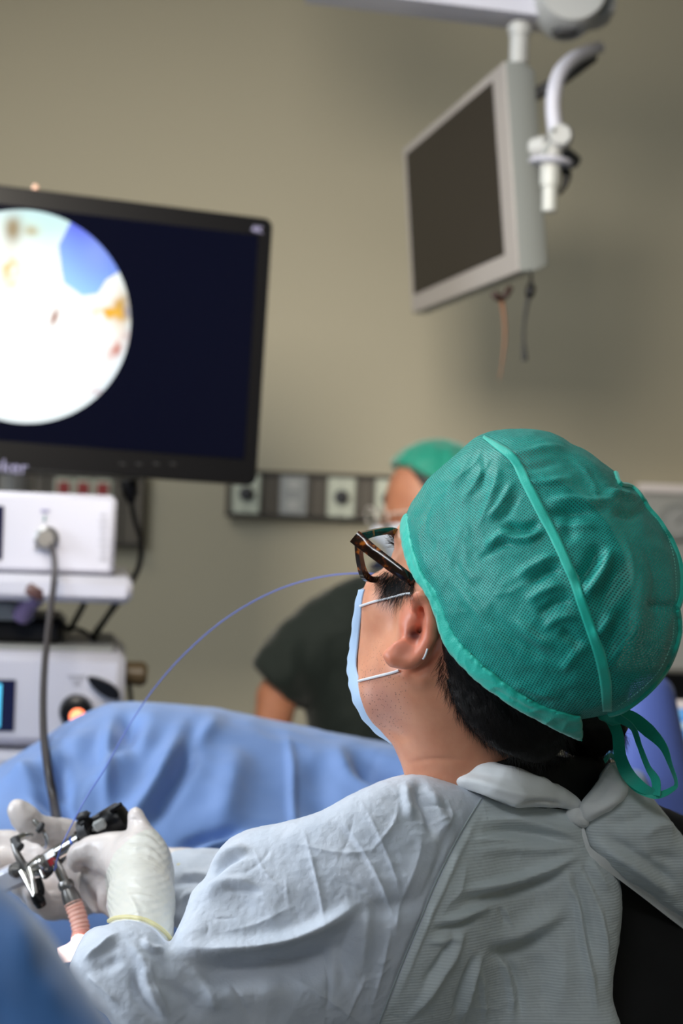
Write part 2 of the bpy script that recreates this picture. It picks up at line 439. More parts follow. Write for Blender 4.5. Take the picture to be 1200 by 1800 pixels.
M['plate'] = mat('outlet_plate', (196,200,182), 0.5)
M['red'] = mat('red_outlet', (150,40,34), 0.45)
M['steel'] = mat('polished_steel', (205,203,198), 0.22, 1.0)
M['steel2'] = mat('brushed_steel', (150,148,146), 0.38, 1.0)
M['navy'] = mat('navy_display', (10,14,52), 0.25)
M['ink'] = mat('grey_print', (138,136,168), 0.6)

# ------------------------------------------------------------------ setting
W = Frame((0,0,0),(1,0,0),(0,0,1))
def struct(o, label): o['kind'] = 'structure'; o['label'] = label; return o
YW = 4.70
struct(box('wall_back', W, (0,YW+0.05,1.5), (6.4,0.1,3.0), M['wall'], bev=0.001), 'plain beige painted back wall of the operating room')
struct(box('wall_left', W, (-3.05,1.0,1.5), (0.1,7.4,3.0), M['wall'], bev=0.001), 'beige side wall on the side of the monitor tower')
struct(box('wall_right', W, (3.05,1.0,1.5), (0.1,7.4,3.0), M['wall'], bev=0.001), 'beige side wall on the side of the hanging monitor')
struct(box('wall_front', W, (0,-2.55,1.5), (6.0,0.1,3.0), M['wall'], bev=0.001), 'beige wall behind the viewer')
struct(box('floor', W, (0,1.0,-0.05), (6.4,7.6,0.1), M['floor'], bev=0.001), 'grey vinyl operating room floor')
struct(box('ceiling', W, (0,1.0,3.06), (6.4,7.6,0.1), M['ceil'], bev=0.001), 'white tiled ceiling')
struct(box('baseboard_back', W, (0,YW-0.008,0.05), (6.0,0.016,0.1), M['base'], bev=0.003), 'dark rubber baseboard along the back wall')

# ------------------------------------------------------------------ outlet rails on the back wall
def rail(name, label, x0, x1, y0, y1, d, plates, kinds, dz=0.0):
    A = P(x0,y1,d); B = P(x1,y1,d); Cc = P(x0,y0,d); fr = Frame(P((x0+x1)/2,(y0+y1)/2+ (x1-x0)*0.0,d),(1,0,0),(0,0,1))
    px = d/FPX; wd = (x1-x0)*px; h = (y1-y0)*px; r = thing(name, label, 'outlet rail', P((x0+x1)/2,(y0+y1)/2,YW))
    box('channel', fr, (0,0.022,0), (wd,0.044,h), M['rail'], r, 0.004)
    mid = (x0+x1)/2
    for s in (-1,1): box('lip', fr, (0,-0.004,s*(h/2-0.008)), (wd,0.012,0.012), M['raildark'], r, 0.002)
    for xx, k in zip(plates, kinds):
        x = (xx-mid)*px
        p = box('outlet_plate', fr, (x,-0.004,dz), (0.076 if dz == 0 else 0.05,0.012,0.112), M['greyplastic'] if k == 'grey' else M['plate'], r, 0.004)
        if k == 'grey':
            for q in (-0.028,0.028): box('socket', fr, (x,-0.011,q), (0.036,0.006,0.03), M['lightgrey'], p, 0.003)
        elif k == 'red':
            for q in (-0.028,0.028): box('socket', fr, (x,-0.011,q+dz), (0.034,0.006,0.036), M['red'], p, 0.003)
        else:
            lathe('port', fr(np.array([[x,-0.008,0]]))[0], fr(np.array([[x,-0.03,0]]))[0], [(0,0.021),(0.6,0.020),(0.8,0.016),(1,0.010)], M['darkgrey'], p, 20)
            box('screw', fr, (x,-0.011,0.042), (0.007,0.004,0.007), M['steel2'], p, 0.002); box('screw', fr, (x,-0.011,-0.042), (0.007,0.004,0.007), M['steel2'], p, 0.002)
        for s in (-1,1): box('divider', fr, (x+s*0.052,-0.002,0), (0.005,0.01,h-0.03), M['raildark'], r, 0.001)
    return r
rail('outlet_rail','long bronze wall rail with pale gas and power outlet plates, behind the masked colleague',397,790,832,916,YW-0.046,[433,516,600,684,760],['port','grey','port','port','port'])
rail('outlet_rail','shorter bronze wall rail with red power sockets, partly hidden behind the big monitor tower',-60,252,826,958,YW-0.046,[22,112,146,180],['grey','red','red','red'],0.026)

# ------------------------------------------------------------------ wall panel at the right
d = YW-0.05; px = d/FPX; fr = Frame(P(1240,1020,d),(1,0,0),(0,0,1))
r = thing('wall_cabinet','pale flat wall cabinet with white top rail and round dial, behind the teal cap','cabinet',P(1240,1185,YW))
box('body', fr, (0,0.025,0), (240*px,0.05,320*px), M['lightgrey'], r, 0.004)
box('top_rail', fr, (0,0.015,158*px), (250*px,0.075,15*px), mat('white_rail',(250,240,238),0.4), r, 0.003)
c = P(1187,918,d-0.001); g = lathe('dial', c, c+np.array([0,-0.03,0]), [(0,0.052),(0.8,0.052),(1,0.046)], M['greyplastic'], r, 32)
lathe('dial_face', c+np.array([0,-0.028,0]), c+np.array([0,-0.032,0]), [(0,0.036),(1,0.036)], M['cream'], g, 32)
box('needle', Frame(c+np.array([0,-0.034,0]),(0.7,0,0.7),(-0.7,0,0.7)), (0.01,0,0), (0.03,0.003,0.004), M['black'], g, 0.001)

# ------------------------------------------------------------------ big endoscopy monitor on the tower
ux = P(470,384,2.95)-P(0,325,2.80); vz = P(470,384,2.95)-P(402,855,2.93)
TR = P(480,385,2.95); fr = Frame(TR, ux, vz)
Hm = 0.462; Wm = 0.80
r = thing('monitor','large black endoscopy monitor showing a bright round scope picture on dark blue','monitor',fr(np.array([[-Wm/2,0.03,-Hm]]))[0])
mf = Frame(fr(np.array([[-Wm/2,0,-Hm/2]]))[0], fr.x, fr.z)
prism('casing', mf, rrect(Wm,Hm,0.016), 0.0, 0.05, M['black'], r, bev=0.003)
box('rear_housing', mf, (0,0.075,0), (0.5,0.06,0.3), M['blackmatte'], r, 0.02)
scr = box('screen', mf, (0,-0.0012,0.006), (Wm-0.05,0.003,Hm-0.075), mat('dark_screen',(4,5,16),0.12,spec=0.3,emit=(6,10,34),es=0.3), r, 0.001)
# the round picture: a fine disc whose colours are the image on the screen
def scope_picture():
    n = 220; R = 0.1755; X, Y = np.meshgrid(np.linspace(-1,1,n), np.linspace(-1,1,n), indexing='ij'); ins = X**2+Y**2 <= 1.0
    # snap the rim
    rr = np.sqrt(X**2+Y**2); k = np.where(rr > 1, 1/np.maximum(rr,1e-9), 1); idx = -np.ones(X.shape,int)
    cell = ins[:-1,:-1]|ins[1:,:-1]|ins[:-1,1:]|ins[1:,1:]; use = np.zeros(X.shape,bool)
    for a in (0,1):
        for b in (0,1): use[a:n-1+a,b:n-1+b] |= cell
    idx[use] = np.arange(use.sum()); x = (X*k)[use]; y = (Y*k)[use]
    c = np.argwhere(cell); F = np.stack([idx[c[:,0],c[:,1]],idx[c[:,0]+1,c[:,1]],idx[c[:,0]+1,c[:,1]+1],idx[c[:,0],c[:,1]+1]],1)
    # picture pixels: centre (45,557), radius 188
    u = 45+x*188; v = 557-y*188; p3 = np.c_[x,y,np.zeros_like(x)]
    col = np.ones((len(x),3))*np.array([1.15,1.16,1.13])
    n1 = fbm(p3,2.2,3,3); n2 = fbm(p3,6,3,8); n3 = fbm(p3,14,2,21)
    def blend(m, cc): 
        m = np.clip(m,0,1)[:,None]; col[:] = col*(1-m)+np.array(cc)*m
    blend((-v+470)/130+0.5*n1, (0.62,0.93,0.88))                      # cool upper part
    blend(np.exp(-((u-12)/16)**2-((v-405)/26)**2)*1.1+0*n2, (0.30,0.22,0.10))
    blend(np.exp(-((u-45)/13)**2-((v-405)/10)**2)*0.9, (0.50,0.42,0.20))
    blend(np.exp(-((u-12)/15)**2-((v-480)/28)**2)*(0.8+n3), (0.92,0.55,0.08))
    blend(np.exp(-((u-222)/20)**2-((v-525)/38)**2)*(1.4+1.5*n2), (0.70,0.38,0.03))
    blend(np.exp(-((u-197)/24)**2-((v-536)/9)**2)*(1.1+1.5*n3), (0.95,0.50,0.03))
    blend(np.exp(-((u-228)/7)**2-((v-528)/22)**2)*(1.0+1.8*n3), (0.25,0.05,0.01))
    blend(np.exp(-((u-217+0.5*(v-590))/11)**2-((v-590)/22)**2)*(1.1+1.4*n3), (0.60,0.10,0.03))
    blend(np.exp(-((u-95-0.25*(555-v))/4)**2-((v-553)/12)**2)*1.5, (0.34,0.09,0.04))
    blend(np.exp(-((u-182)/10)**2-((v-680)/6)**2)*(0.9+n3), (0.60,0.20,0.16))
    blend(np.clip((u-150)/90,0,1)*np.clip((v-600)/60,0,1)*0.6, (0.83,0.80,0.98))
    blend(np.clip((np.sqrt(x*x+y*y)-0.9)/0.1,0,1)*0.5, (0.62,0.85,0.95))
    # blue instrument sheath entering at the upper rim
    poly = [(118,370),(95,425),(103,470),(108,490),(143,510),(170,503),(184,477),(203,462),(240,440),(235,360),(160,340)]
    ins2 = np.zeros(len(u),bool)
    for (ax,ay),(bx,by) in zip(poly, poly[1:]+poly[:1]):
        if ay != by: ins2 ^= (((ay<=v)&(by>v))|((by<=v)&(ay>v))) & (u < (bx-ax)*(v-ay)/(by-ay)+ax)
    t = np.clip((505-v)/130+(u-140)/260,0,1)[:,None]; bl = np.array([0.36,0.72,0.98])*(1-t)+np.array([0.05,0.05,0.95])*t
    mid = np.exp(-((u-165)/30)**2-((v-432)/40)**2)[:,None]*0.6; bl = bl*(1-mid)+np.array([0.30,0.45,1.0])*mid
    col[ins2] = bl[ins2]
    ce = mf_pt(45,557)
    V = mf(np.c_[x*R*0.995+ce[0], np.full(len(x),-0.0035), y*R*1.0+ce[1]])
    me = mesh_np('scope_picture', V, F, False); set_attr(me, np.clip(col,0,1.3)); return me
def mf_pt(a, b):
    o = CAM; dr = P(a,b,1.0)-CAM; t = ((mf.o-o)@mf.y)/(dr@mf.y); q = o+dr*t-mf.o; return q@mf.x, q@mf.z
link('scope_picture', scope_picture(), attr_emit('scope_picture_light',1.0), scr)
a = mf_pt(-52,822); text('maker_lettering','stryker',mf,(a[0],-0.001,a[1]-0.004),0.032,M['ink'],r)
a = mf_pt(441,408); text('resolution_lettering','4K',mf,(a[0],-0.001,a[1]),0.018,M['ink'],r)
for x_ in (215,245,275,305): 
    a = mf_pt(x_,816); box('button', mf, (a[0],-0.001,a[1]), (0.012,0.002,0.004), M['blackmatte'], r, 0.0008)
c = mf_pt(62,330); lathe('indicator_lamp', mf(np.array([[c[0],0.0,c[1]-0.003]]))[0], mf(np.array([[c[0],0.0,c[1]+0.006]]))[0], [(0,0.006),(0.7,0.005),(1,0.001)], mat('indicator',(235,190,165),0.3), r, 12)
lathe('cable_plug', P(226,845,2.95), P(231,885,2.95), [(0,0.016),(0.6,0.015),(0.75,0.010),(1,0.007)], M['black'], r, 14)
tube('cable', [P(230,880,2.95),P(237,915,2.95),P(246,945,2.95),P(247,980,2.95),P(237,1012,2.95),P(205,1062,2.95),P(180,1095,2.95),P(160,1125,2.96),P(150,1180,2.98)], 0.0050, M['black'], r, 8)
lathe('mount_column', P(30,835,3.02), P(30,1800,3.02), [(0,0.03),(1,0.03)], M['lightgrey'], r, 20)

# ------------------------------------------------------------------ tower cart and the boxes on it
D0 = 2.62; px = D0/FPX; cf = Frame(P(200,1012,D0),(math.cos(0.13),math.sin(0.13),0),(0,0,1))    # front lower right corner of the upper box
def C(a, b, y=0.0):       # picture position -> cart frame x, y, z on the plane y
    dr = P(a,b,1.0)-CAM; o = cf(np.array([[0,y,0]]))[0]; t = ((o-CAM)@cf.y)/(dr@cf.y); q = CAM+dr*t-cf.o; return np.array([q@cf.x, y, q@cf.z])
r = thing('camera_console','white video console with a grey cable socket, on the upper shelf of the tower','video console',cf(np.array([[-0.16,0.18,0]]))[0])
h = 141*px; box('casing', cf, (-0.165,0.18,h/2), (0.33,0.36,h), M['white'], r, 0.008)
box('foot_strip', cf, (-0.165,0.17,-0.003), (0.32,0.33,0.006), M['black'], r, 0.001)
q = C(-18,936); box('display', cf, (q[0],-0.001,q[2]), (0.04,0.003,0.082), M['navy'], r, 0.001)
q = C(82,946); s = lathe('socket', cf(np.array([[q[0],0.0,q[2]]]))[0], cf(np.array([[q[0],-0.03,q[2]]]))[0], [(0,0.019),(0.5,0.0185),(0.6,0.014),(1,0.012)], M['steel2'], r, 24)
q2 = C(62,964); tube('latch', [cf(np.array([[q[0]-0.01,-0.01,q[2]-0.01]]))[0], cf(np.array([[q2[0],-0.014,q2[2]]]))[0]], 0.0025, M['steel2'], s, 6, False)
q = C(79,898); box('marking', cf, (q[0],-0.001,q[2]), (0.013,0.002,0.005), M['ink'], r, 0.0005); box('marking', cf, (q[0],-0.001,q[2]-0.012), (0.003,0.002,0.010), mat('teal_print',(60,110,115),0.5), r, 0.0005)
for i in range(8):
    q = C(181,905+i*11); box('marking', cf, (q[0],-0.001,q[2]), (0.013 if i%3 else 0.009,0.002,0.0045), mat('pale_print',(168,168,178),0.6) if i == 0 else bpy.data.materials['pale_print'], r, 0.0005)

cart = thing('equipment_cart','white equipment tower cart carrying the consoles under the big monitor','cart',(P(60,1000,D0)[0],D0+0.2,0.0))
q = C(232,1060,-0.05)
zt = C(200,1016,-0.05)[2]; zb = C(200,1061,-0.05)[2]; x1 = q[0]
box('shelf', cf, (x1-0.26,0.17,(zt+zb)/2), (0.52,0.46,zt-zb), M['white'], cart, 0.010)
zl = C(200,1322,-0.02)[2]
box('shelf', cf, (x1-0.27,0.18,zl-0.016), (0.52,0.46,0.03), M['white'], cart, 0.008)
for xx, yy in ((x1-0.075,0.28),(x1-0.04,0.30)):
    q0 = cf(np.array([[xx,yy-0.28,zb]]))[0]
for a, b in (((149,1060),(120,1112)),((204,1060),(162,1124))):
    tube('strut', [P(a[0],a[1],2.78),P(b[0],b[1],2.78)], 0.0050, mat('olive_strut',(70,72,58),0.5) if a[0]==149 else bpy.data.materials['olive_strut'], cart, 8, False)
for sx in (-0.50,-0.02): 
    for yy in (0.0,0.36): box('post', cf, (x1+sx,yy+0.02,zl/2-0.45), (0.03,0.03,abs(zl)*0+0.86), M['lightgrey'], cart, 0.004) if sx < -0.3 else None
fl = -cf.o[2]; box('base', cf, (x1-0.27,0.18,fl+0.12), (0.56,0.5,0.06), M['lightgrey'], cart, 0.01)
box('rear_panel', cf, (x1-0.36,0.39,(fl+0.12+zb)/2), (0.30,0.02,zb-fl-0.12), M['lightgrey'], cart, 0.004)
for sx in (-0.5,-0.05):
    for yy in (0.0,0.36):
        c = np.array([x1+sx,yy,fl+0.045]); V, F = lathe_np(cf(c[None]+[[-0.015,0,0]])[0], cf(c[None]+[[0.015,0,0]])[0], [(0,0.04),(0.1,0.045),(0.9,0.045),(1,0.04)], 20); link('caster', mesh_py('caster',V,F), M['blackmatte'], cart)
# light source
r = thing('light_source','white light source console with a glowing round port, on the lower shelf of the tower','light source',cf(np.array([[x1-0.2,0.18,zl]]))[0])
yf = -0.02; a = C(222,1150,yf); b = C(222,1316,yf); h = a[2]-b[2]; xc = a[0]-0.19
box('casing', cf, (xc,yf+0.17,(a[2]+b[2])/2), (0.38,0.34,h), M['white'], r, 0.014)
box('top_cover', cf, (xc-0.004,yf+0.175,a[2]+0.003), (0.35,0.31,0.008), M['greyplastic'], r, 0.003)
q = C(12,1240,yf); box('display', cf, (q[0]-0.006,yf-0.001,q[2]), (0.036,0.003,0.078), M['navy'], r, 0.001)
q = C(-2,1240,yf); box('display_glow', cf, (q[0],yf-0.003,q[2]), (0.006,0.002,0.066), mat('cyan_light',(80,190,230),0.4,emit=(90,200,240),es=0.8), r, 0.001)
q = C(134,1250,yf); w_ = lambda v: cf(np.array([v]))[0]
pt = lathe('port_ring', w_([q[0],yf+0.005,q[2]]), w_([q[0],yf-0.022,q[2]]), [(0,0.026),(0.5,0.026),(0.9,0.023),(1,0.017)], M['black'], r, 30)
q = C(137,1257,yf); lathe('port_light', w_([q[0],yf-0.02,q[2]]), w_([q[0],yf-0.03,q[2]]), [(0,0.0125),(0.7,0.011),(1,0.006)], mat('port_glow',(255,150,110),0.4,emit=(255,118,70),es=2.6), pt, 24)
q = C(182,1207,yf)
kf = Frame(w_([q[0],yf-0.008,q[2]]), (cf.x*0.85-cf.z*0.5), (cf.z*0.85+cf.x*0.5)); prism('knob', kf, [(0.028*math.cos(t)*(1.0),0.0105*math.sin(t)*(1+0.25*math.cos(t))) for t in np.linspace(0,2*math.pi,28)[:-1]], -0.01, 0.014, M['black'], r, bev=0.002)
for i,(u_,v_,l_) in enumerate(((134,1188,0.026),(134,1196,0.016),(134,1203,0.008))):
    q = C(u_,v_,yf); box('marking', cf, (q[0],yf-0.001,q[2]), (l_,0.002,0.004), bpy.data.materials['pale_print'], r, 0.0005)
lathe('handset_holder' if False else 'side_knob', w_([a[0]-0.002,0.1,a[2]-0.04]), w_([a[0]+0.035,0.1,a[2]-0.042]), [(0,0.018),(0.8,0.02),(1,0.014)], mat('brown_plastic',(84,70,48),0.5), r, 16)
# black handset box on top of the light source
q0 = C(112,1086,0.03); q1 = C(112,1137,0.03)
r = thing('control_box','flat black control box lying on top of the light source','control box',w_([q0[0]-0.12,0.1,q1[2]]))
box('casing', cf, (q0[0]-0.13,0.14,(q0[2]+q1[2])/2-0.002), (0.26,0.2,q0[2]-q1[2]), M['black'], r, 0.012)
tube('cable', [P(103,1104,2.68),P(125,1104,2.7),P(148,1110,2.72),P(168,1125,2.74),P(190,1145,2.76),P(214,1170,2.78),P(226,1200,2.8),P(232,1250,2.8)], [0.006,0.0035,0.0035,0.004,0.006,0.004,0.0035], M['black'], r, 8)
for s_ in (0,):
    r = thing('scope_camera','small dark violet camera head leaning under the upper shelf of the tower','camera head',P(45,1085,2.60))
    lathe('body', P(66,1030,2.56), P(38,1084,2.60), [(0,0.012),(0.12,0.019),(0.4,0.019),(0.45,0.016),(1,0.015)], mat('violet_plastic',(92,80,118),0.4), r, 20)
    lathe('lens_ring', P(69,1026,2.557), P(60,1040,2.562), [(0,0.016),(0.5,0.021),(1,0.021)], mat('brown_ring',(86,60,56),0.35), r, 20)
    tube('cable', [P(50,1018,2.56),P(52,1032,2.55),P(60,1040,2.55)], 0.0025, M['black'], r, 6)
    q = P(18,1070,2.60); box('bracket', Frame(q,cf.x,cf.z), (-0.02,0.05,-0.006), (0.11,0.05,0.028), M['greyplastic'], r, 0.004)
# ------------------------------------------------------------------ hanging flat monitor at the upper right
c4 = {'tl':P(708,262,3.56),'bl':P(724,552,3.56),'tr':P(886,107,3.0),'br':P(911,477,3.0)}
bx = ((c4['tr']-c4['tl'])+(c4['br']-c4['bl']))/2; bz = (c4['tl']-c4['bl'])+(c4['tr']-c4['br'])
f2 = Frame((c4['tl']+c4['bl']+c4['tr']+c4['br'])/4, bx, bz); W2 = np.linalg.norm(bx); H2 = 0.352
def warp(p): return p
r = thing('monitor','grey flat monitor, switched off, hanging edge-on from a ceiling arm','monitor',tuple(f2.o-np.array([0,0,H2/2])))
T2 = 0.062
y2 = f2.y if f2.y[0] > 0 else -f2.y            # depth of the casing goes away from the face, to the right
def quad(u0,u1,v0,v1,y):
    def cn(u,v): return (c4['bl']*(1-u)+c4['br']*u)*(1-v)+(c4['tl']*(1-u)+c4['tr']*u)*v
    return [cn(u0,v0)+y2*y, cn(u1,v0)+y2*y, cn(u1,v1)+y2*y, cn(u0,v1)+y2*y]
def slab(name, rings, mt, parent):
    V = []; F = []
    for q in rings: V += q
    for i in range(len(rings)-1):
        for k in range(4): F.append([i*4+k, i*4+(k+1)%4, (i+1)*4+(k+1)%4, (i+1)*4+k])
    F.append([3,2,1,0]); F.append([len(V)-4+i for i in range(4)]); me = mesh_py(name, V, F)
    o = link(name, me, mt, parent); b = o.modifiers.new('b','BEVEL'); b.width = 0.003; b.segments = 2; return o
cas = slab('casing', [quad(0,1,0,1,0.0), quad(0,1,0,1,T2*0.55), quad(0.02,0.98,0.03,0.97,T2)], mat('silver_plastic',(138,142,140),0.4), r)
slab('screen', [quad(0.035,0.90,0.105,0.955,-0.0012), quad(0.035,0.90,0.105,0.955,0.003)], mat('off_screen',(40,35,30),0.45,spec=0.3), r)
slab('bezel', [quad(0.0,1,0.0,1.0,-0.0004), quad(0.0,1,0.0,1,0.004)], mat('bezel_grey',(158,152,148),0.4), r)
slab('rear_hump', [quad(0.2,0.8,0.2,0.8,T2*0.9), quad(0.28,0.72,0.28,0.72,T2+0.03)], M['darkgrey'], r)
lathe('pole', P(911,112,3.03), P(913,40,3.03), [(0,0.0168),(1,0.0168)], M['cream'], r, 20)
tube('signal_cable', [P(868,516,3.05),P(878,525,3.05),P(884,545,3.05),P(887,590,3.05),P(882,640,3.05),P(877,668,3.05)], [0.006,0.0055,0.0034,0.0026,0.0015,0.001], mat('orange_cable',(120,80,52),0.5), r, 8)
tube('signal_cable', [P(896,506,3.06),P(890,517,3.05),P(880,526,3.05)], 0.006, mat('dark_brown_cable',(52,34,30),0.5), r, 8)
tube('signal_cable', [P(867,514,3.04),P(873,522,3.04),P(880,524,3.05)], 0.007, bpy.data.materials['dark_brown_cable'], r, 8)
cb = tube('power_cable', [P(933,480,3.06),P(932,505,3.06),P(926,535,3.06),P(921,570,3.06),P(920,600,3.06),P(922,634,3.06)], [0.002,0.004,0.0035,0.0025,0.0028,0.0055], M['blackmatte'], r, 8)
lathe('plug', P(934,500,3.06), P(929,524,3.06), [(0,0.006),(0.3,0.009),(0.8,0.008),(1,0.004)], M['black'], cb, 12)
# ceiling arm
r = thing('ceiling_support_boom','white ceiling support arm that carries the grey monitor, crossing the top edge','support arm',P(1010,20,3.0))
bm = [P(560,-8,3.02),P(700,11,3.02),P(830,28,3.02),P(960,47,3.02)]
a = P(540,-60,3.04); b = P(975,-12,3.04); ax_ = (b-a); af = Frame((a+b)/2+np.array([0,0,0.0]), ax_, (0,0,1)); L = np.linalg.norm(ax_)
prism('beam', af, [(-L/2,-0.052),(L/2-0.01,-0.058),(L/2+0.03,-0.045),(L/2+0.035,0.05),(-L/2,0.06)], -0.05, 0.05, M['white'], r, bev=0.006)
e = P(1000,-5,2.98); V, F = lathe_np(e+np.array([0,0.07,0]), e+np.array([0,-0.06,0]), [(0,0.058),(0.9,0.062),(1,0.056)], 40); link('joint_cover', mesh_py('joint_cover',V,F), M['cream'], r)
ef = Frame(P(1045,-20,3.03),(1,0,0.02),(0,0,1)); prism('end_housing', ef, [(-0.05,-0.068),(0.012,-0.060),(0.031,-0.050),(0.034,0.05),(-0.05,0.06)], -0.045, 0.045, M['cream'], r, bev=0.004)
tube('joint_gap', [P(1046,-20,2.945),P(1042,10,2.945),P(1030,35,2.945),P(1008,53,2.945),P(985,57,2.945)], 0.0014, M['darkgrey'], r, 6)
lathe('pivot_cap', P(992,54,2.98), P(992,63,2.98), [(0,0.024),(1,0.02)], M['darkgrey'], r, 20)
lathe('hanger_column', P(560,-40,3.04), P(560,-560,3.04), [(0,0.05),(1,0.05)], M['cream'], r, 24)
lathe('hanger_socket', P(913,45,3.03), P(913,62,3.03), [(0,0.022),(1,0.02)], M['cream'], r, 20)
# light handle on its bent tube
r = thing('lamp_handle','white bent tube with round joint and light handle, beside the hanging grey monitor','handle',P(966,372,2.9))
tube('bent_tube', [P(1052,84,3.10),P(1030,92,3.04),P(1005,105,2.98),P(984,128,2.94),P(974,160,2.92),P(972,195,2.92),P(977,235,2.92)], [0.011,0.0125,0.0125,0.013,0.013,0.013,0.014], M['white'], r, 18)
e = P(986,243,2.91); j = lathe('joint', e+np.array([0.0,0.02,0]), e+np.array([-0.004,-0.03,0]), [(0,0.016),(0.2,0.0205),(0.85,0.0205),(1,0.016)], M['cream'], r, 28)
lathe('screw', e+np.array([-0.016,-0.028,0.006]), e+np.array([-0.016,-0.033,0.006]), [(0,0.003),(1,0.003)], M['darkgrey'], j, 10)
lathe('joint', P(934,262,2.93), P(962,254,2.91), [(0,0.012),(0.15,0.017),(0.9,0.017),(1,0.015)], M['cream'], r, 24)
lathe('joint_ring', P(956,262,2.91), P(965,266,2.91), [(0,0.013),(0.5,0.021),(1,0.013)], M['greyplastic'], r, 20)
lathe('neck', P(970,255,2.91), P(968,283,2.91), [(0,0.018),(1,0.018)], M['cream'], r, 24)
lathe('flange', P(968,280,2.91), P(967,291,2.91), [(0,0.033),(0.3,0.038),(0.8,0.036),(1,0.02)], M['white'], r, 32)
lathe('handle_grip', P(967,290,2.91), P(965,373,2.91), [(0,0.0175),(0.35,0.0170),(0.45,0.0165),(0.46,0.0130),(0.98,0.0128),(1,0.010)], mat('ivory_grip',(186,188,184),0.4), r, 28)
tube('clip', [P(985,285,2.93),P(995,305,2.94),P(992,325,2.94),P(982,342,2.94)], [0.006,0.009,0.006,0.003], M['black'], r, 10)
tube('rear_stay', [P(1010,285,3.02),P(990,270,3.0),P(950,250,2.99)], 0.013, M['darkgrey'], r, 12)
tube('rear_stay', [P(1040,100,3.12),P(985,140,3.06),P(930,172,3.04)], 0.012, M['darkgrey'], r, 12)

# ------------------------------------------------------------------ lamps of the room
lampm = mat('lamp_panel',(255,250,240),0.4,emit=(255,246,232),es=1.2)
for i,(x_,y_,sx,sy,lb) in enumerate(((-0.95,1.75,1.2,0.9,'recessed ceiling light panel over the operating table'),(-1.4,3.3,1.2,0.6,'recessed ceiling light panel near the back wall'),(-0.5,-0.9,1.2,0.6,'added ceiling light panel above the viewer, matching the fill light'))):  # the panel above the viewer is added to go with the fill light
    r = thing('ceiling_light',lb,'ceiling light',(x_,y_,3.0)); box('frame', W, (x_,y_,3.004), (sx+0.06,sy+0.06,0.012), M['white'], r, 0.002); box('diffuser', W, (x_,y_,2.996), (sx,sy,0.008), lampm, r, 0.002)

# ------------------------------------------------------------------ screen behind the surgeon at the right
sf = Frame(P(1180,1262,2.9), (1,0.15,-0.02), (0,0,1)); px = 2.9/FPX
r = thing('monitor','black rimmed monitor with a bright blue screen, behind the teal cap','monitor',P(1180,1330,2.95))
box('casing', sf, (0.02,0.03,0.0), (0.30,0.05,0.150), M['black'], r, 0.006)
n = 60; X, Y = np.meshgrid(np.linspace(0,1,n), np.linspace(0,1,n), indexing='ij'); sw, sh = 0.28, 0.100
V = sf(np.c_[(X.ravel()-0.5)*sw+0.02, np.full(n*n,0.0035), (Y.ravel()-0.5)*sh-0.018]); I = np.arange(n*n).reshape(n,n)
F = np.stack([I[:-1,:-1],I[1:,:-1],I[1:,1:],I[:-1,1:]],-1).reshape(-1,4); c = np.ones((n*n,3))*np.array([0.10,0.35,0.85]); x = X.ravel(); y = Y.ravel()
c[y>0.86] = (0.75,0.66,0.62); c[(y<0.62)&(y>0.50)] = (0.55,0.78,0.95)
for k in range(12):
    for m_ in range(5):
        cx, cy = (k+0.5)/12, 0.08+m_*0.17; q = (np.abs(x-cx)<0.028)&(np.abs(y-cy)<0.045); c[q] = (0.75,0.88,0.98) if (k+m_)%3 else (0.25,0.6,0.95)
me = mesh_np('interface', V+sf.y*-0.012, F[:, ::-1], False); set_attr(me, c); s = link('screen', me, attr_emit('interface_light',0.8), r)
lathe('stand', P(1200,1330,2.98), P(1200,2400,2.98), [(0,0.03),(0.97,0.03),(0.975,0.18),(1,0.18)], M['lightgrey'], r, 24)

# ------------------------------------------------------------------ blue patient drape and neighbouring sheets
drapem = mat('drape_nonwoven',(112,146,204),0.62,sheen=0.35,bump=[('noise',900,0.10,0.0005),('noise',40,0.10,0.004)])
OD = Outline([(-160,1470),(-40,1375),(60,1310),(130,1266),(195,1236),(250,1236),(330,1243),(400,1250),(445,1258),(560,1281),(640,1298),(720,1312),(860,1330),(1010,1345),(1130,1350),(1180,1500),(1180,1900),(-160,1900)], False)
def drape(p):
    t = cone(p, P(200,1420,2.24), P(1150,1560,2.15), 0.155, 0.155)
    t = smin(t, ell(p, P(240,1700,2.12), (0.34,0.30,0.30)), 0.08)
    t = smin(t, ell(p, P(640,1760,2.15), (0.42,0.30,0.29)), 0.08)
    t = smin(t, ell(p, P(-120,1700,2.2), (0.30,0.28,0.22)), 0.08)
    t = smin(t, cone(p, P(220,1500,2.2), P(-120,1720,2.0), 0.20, 0.22), 0.08)
    t = smin(t, cone(p, P(1000,1560,2.2), P(1150,1700,2.1), 0.16, 0.2), 0.08)
    return smax(t, OD(p), 0.035)
R = Relief(-160,1200,1200,1900,2.5)
S = R.stroke
S([(205,1237),(192,1300),(188,1370),(190,1450)],12,0.012); S([(215,1240),(232,1290),(225,1350)],16,-0.012)
S([(190,1250),(120,1320),(40,1370),(-40,1420)],22,0.010); S([(330,1250),(300,1330),(250,1420),(180,1500)],18,0.016)
S([(345,1262),(330,1330),(290,1400),(240,1470)],16,-0.016); S([(400,1252),(350,1300),(320,1340)],14,0.008)
S([(300,1245),(240,1300),(170,1380),(110,1440)],26,0.012,'ridge'); S([(260,1250),(205,1320),(150,1380)],14,-0.010)
S([(500,1272),(512,1340),(515,1420),(520,1500)],7,0.007); S([(360,1262),(430,1265),(520,1285)],14,-0.010); S([(400,1262),(470,1275),(540,1290)],8,0.008)
S([(620,1300),(640,1345),(700,1370),(760,1380)],26,-0.030); S([(600,1290),(600,1330),(640,1375),(720,1400)],18,0.012)
